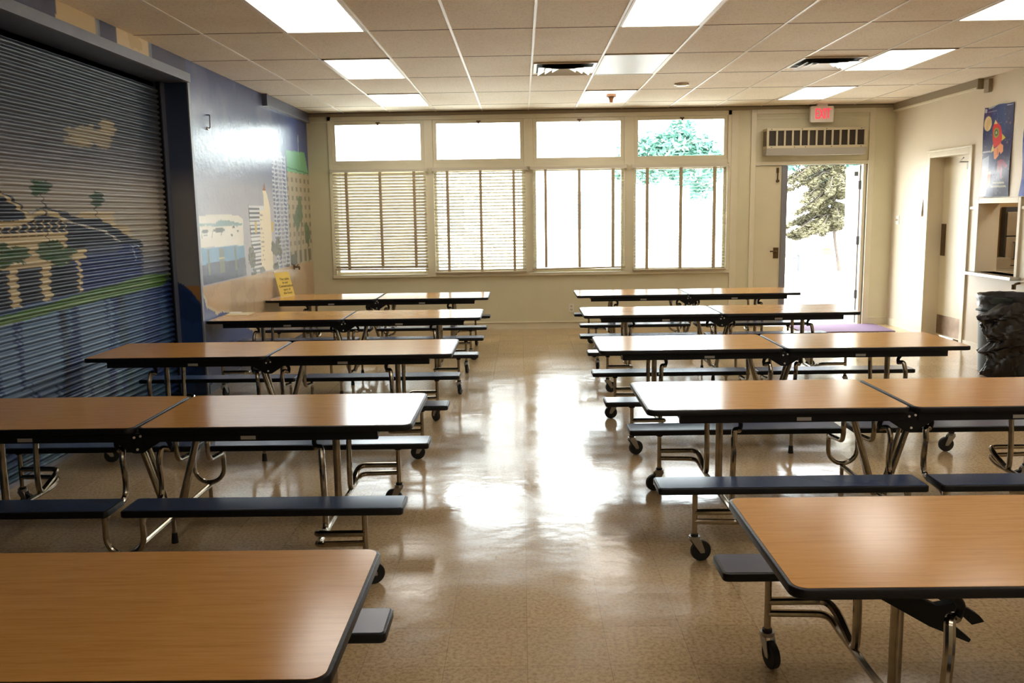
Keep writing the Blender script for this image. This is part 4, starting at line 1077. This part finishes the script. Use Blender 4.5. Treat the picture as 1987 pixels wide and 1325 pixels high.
# slack of the bag bunched down the side towards the tables: (left, right, depth, height) per level
prof = [(-.16, .02, .05, .72), (-.26, .05, .08, .68), (-.35, .08, .10, .63), (-.385, .11, .12, .585), (-.33, .12, .13, .54), (-.355, .14, .13, .49), (-.34, .15, .12, .445), (-.29, .17, .12, .40), (-.26, .18, .12, .35), (-.30, .17, .12, .31), (-.36, .12, .11, .265), (-.31, .06, .10, .235), (-.30, .0, .08, .20), (-.31, -.02, .08, .13), (-.33, -.02, .09, .07), (-.34, -.01, .09, .02)]
NK = 64; rings = []
lv = np.linspace(0, len(prof) - 1, 46)
for t_ in lv:
    xl, xr, dp, z = [float(np.interp(t_, range(len(prof)), [p_[q] for p_ in prof])) for q in range(4)]
    rr = []
    for k in range(NK):
        a = 2 * PI * k / NK
        crease = abs(math.sin(2.5 * a + .9 * t_ + .8 * math.sin(3 * a))) * .5 + abs(math.sin(5.5 * a - 1.7 * t_ + math.sin(1.3 * t_))) * .3 + abs(math.sin(4.1 * t_ + 3 * a)) * .2
        f_ = .78 + .34 * crease; cx_, hw_ = (xl + xr) / 2, (xr - xl) / 2
        rr.append((cx_ - .05 + hw_ * math.cos(a) * f_ * 1.06, -.27 + dp * math.sin(a) * f_ - .02 * math.sin(1.1 * t_), z + .012 * math.sin(3 * a + 2 * t_)))
    rings.append(rr)
b.loft(rings, 'bag')
b.add([(-.36, -.25, .61), (-.43, -.27, .665), (-.35, -.26, .59), (-.34, -.23, .62)], [(0, 1, 2), (0, 3, 1), (1, 3, 2)], 'bag')
bg_ = b.build('trash_bag', smooth=.7); bg_.location = (CXX, CYY, .0); tag(bg_, 'crumpled black bag lining the trash can, its slack bunched down the left side', 'trash bag')

# ================================================================== OUTSIDE
def f(b): b.box((-60, YB + .2, -.25), (60, 120, -.06), 'pave')
struct(simple('ground', f, smooth=0))
struct(simple('step', lambda b: b.box((2.9, YB + .2, -.06), (5.2, YB + 1.6, -.02), 'pave'), smooth=0))
ob = empty('school_building', (-3.0, 30, -.06)); tag(ob, 'white stucco school building across the yard beyond the windows', 'building')
simple('wall', lambda b: b.box((-14, 0, 0), (6.0, 6, 4.2), 'stucco'), parent=ob, smooth=0)
simple('roof', lambda b: b.box((-14.4, -.5, 4.2), (6.4, 6.5, 4.4), 'stucco'), parent=ob, smooth=0)
for x in (-6.0, 0.8, 5.0):
    wd_ = simple('window', lambda b: b.box((x - .28, -.05, 1.1), (x + .28, .0, 2.35), 'winblue'), parent=ob, smooth=0)
    simple('sill', lambda b: b.box((x - .35, -.12, 1.0), (x + .35, 0, 1.1), 'stucco'), parent=wd_, smooth=0)

def foliage(name, parent, clumps, per, size, mt, seed, flat=.5):
    r = np.random.default_rng(seed); V = []; F = []
    for (c, rad) in clumps:
        for _ in range(per):
            d = r.normal(0, 1, 3); d /= np.linalg.norm(d); p = np.array(c) + d * np.array(rad) * r.random() ** .45
            a = r.normal(0, 1, 3); a[2] *= flat; a /= np.linalg.norm(a); q = np.cross(a, r.normal(0, 1, 3)); q /= np.linalg.norm(q)
            s = size * r.uniform(.6, 1.4); k = len(V)
            V += [tuple(p - a * s), tuple(p + q * s * .35), tuple(p + a * s), tuple(p - q * s * .35)]; F.append((k, k + 1, k + 2, k + 3))
    me = bpy.data.meshes.new(name); me.from_pydata(V, [], F); me.materials.append(M[mt]); me.update()
    o = bpy.data.objects.new(name, me); COL.objects.link(o); o.parent = parent; return o
# conifer seen through the open door
tr = empty('conifer_tree', (8.55, 24.0, -.06)); tag(tr, 'drooping grey-green conifer in the yard seen through the open door', 'tree')
b = MB(); path = [(0, 0, 0), (-.08, 0, .4), (-.15, 0, .8), (-.22, 0, 1.4), (-.25, 0, 2.6), (-.2, 0, 5.5)]
b.tube(path, .1, 'bark', n=10, rs=[.055, .04, .04, .05, .06, .04]); b.build('trunk', tr)
cl = []; r_ = np.random.default_rng(11); br = MB()
for k in range(130):
    h = 1.15 + 4.2 * r_.random(); a = r_.uniform(0, 2 * PI); ln_ = r_.uniform(.7, 1.6) * (1.0 if h > 1.6 else .7)
    if math.cos(a) > .1: ln_ *= .22
    bx = -.22; e = (bx + math.cos(a) * ln_, math.sin(a) * ln_ * .8, h - .36 * ln_)
    br.tube([(bx, 0, h), (bx + (e[0] - bx) * .5, e[1] * .5, h - .02), e], .012, 'bark', n=5)
    for t_ in np.linspace(.15, 1, 8):
        cl.append(((bx + (e[0] - bx) * t_, e[1] * t_, h - .36 * ln_ * t_ ** 1.5 - .04), (.13, .13, .07)))
br.build('branches', tr)
foliage('needles', tr, cl, 110, .05, 'needle', 4, .4)
# broadleaf trees
def leafy(x, y, h, rad, lab, seed, mt='leaf'):
    t = empty('leafy_tree', (x, y, -.06)); tag(t, lab, 'tree', 'broadleaf trees beyond the yard')
    b = MB(); b.tube([(0, 0, 0), (.1, 0, h * .4), (0, 0, h * .8)], .08, 'palebark', n=8); b.build('trunk', t)
    r = np.random.default_rng(seed); cl = [((r.normal(0, rad * .55), r.normal(0, rad * .4), h + r.normal(0, rad * .35)), (rad * .38,) * 3) for _ in range(24)]
    foliage('leaves', t, cl, 260, .16, mt, seed)
leafy(7.0, 38, 3.9, 1.7, 'broad green tree seen through the upper panes of the rightmost window', 3)
leafy(13.2, 40, 4.6, 2.0, 'green tree behind the conifer seen at the upper left of the open door', 5)
# yard furniture, washed out by the daylight
o = MB(); o.box((-.14, -.14, 0), (.14, .14, .16), 'orange'); o.prism([(-.1, -.1), (.1, -.1), (.1, .1), (-.1, .1)], .16, .22, 'orange'); o = o.build('orange_bin', bevel=.01); o.location = (9.2, 27.0, .22); tag(o, 'orange bin on a low wall in the bright yard beyond the door', 'bin')
o = MB(); o.box((-1.6, -.12, 0), (1.6, .12, .28), 'stucco'); o = o.build('low_wall', smooth=0); o.location = (8.6, 27.0, -.06); tag(o, 'low pale wall in the yard beyond the open door', 'wall')
for k, (x, y) in enumerate(((6.9, 23.5), (7.3, 24.5))):
    t = empty('yard_bench', (x, y, -.06)); tag(t, ['grey bench in the yard beyond the open door, the left of two', 'grey bench in the yard beyond the open door, the right of two'][k], 'bench', 'benches in the yard')
    simple('seat', lambda b: b.box((-.30, -.15, .42), (.30, .15, .46), 'shade'), parent=t, smooth=0)
    for s in (-1, 1): simple('leg', lambda b: b.box((s * .26 - .03, -.12, 0), (s * .26 + .03, .12, .42), 'shade'), parent=t, smooth=0)
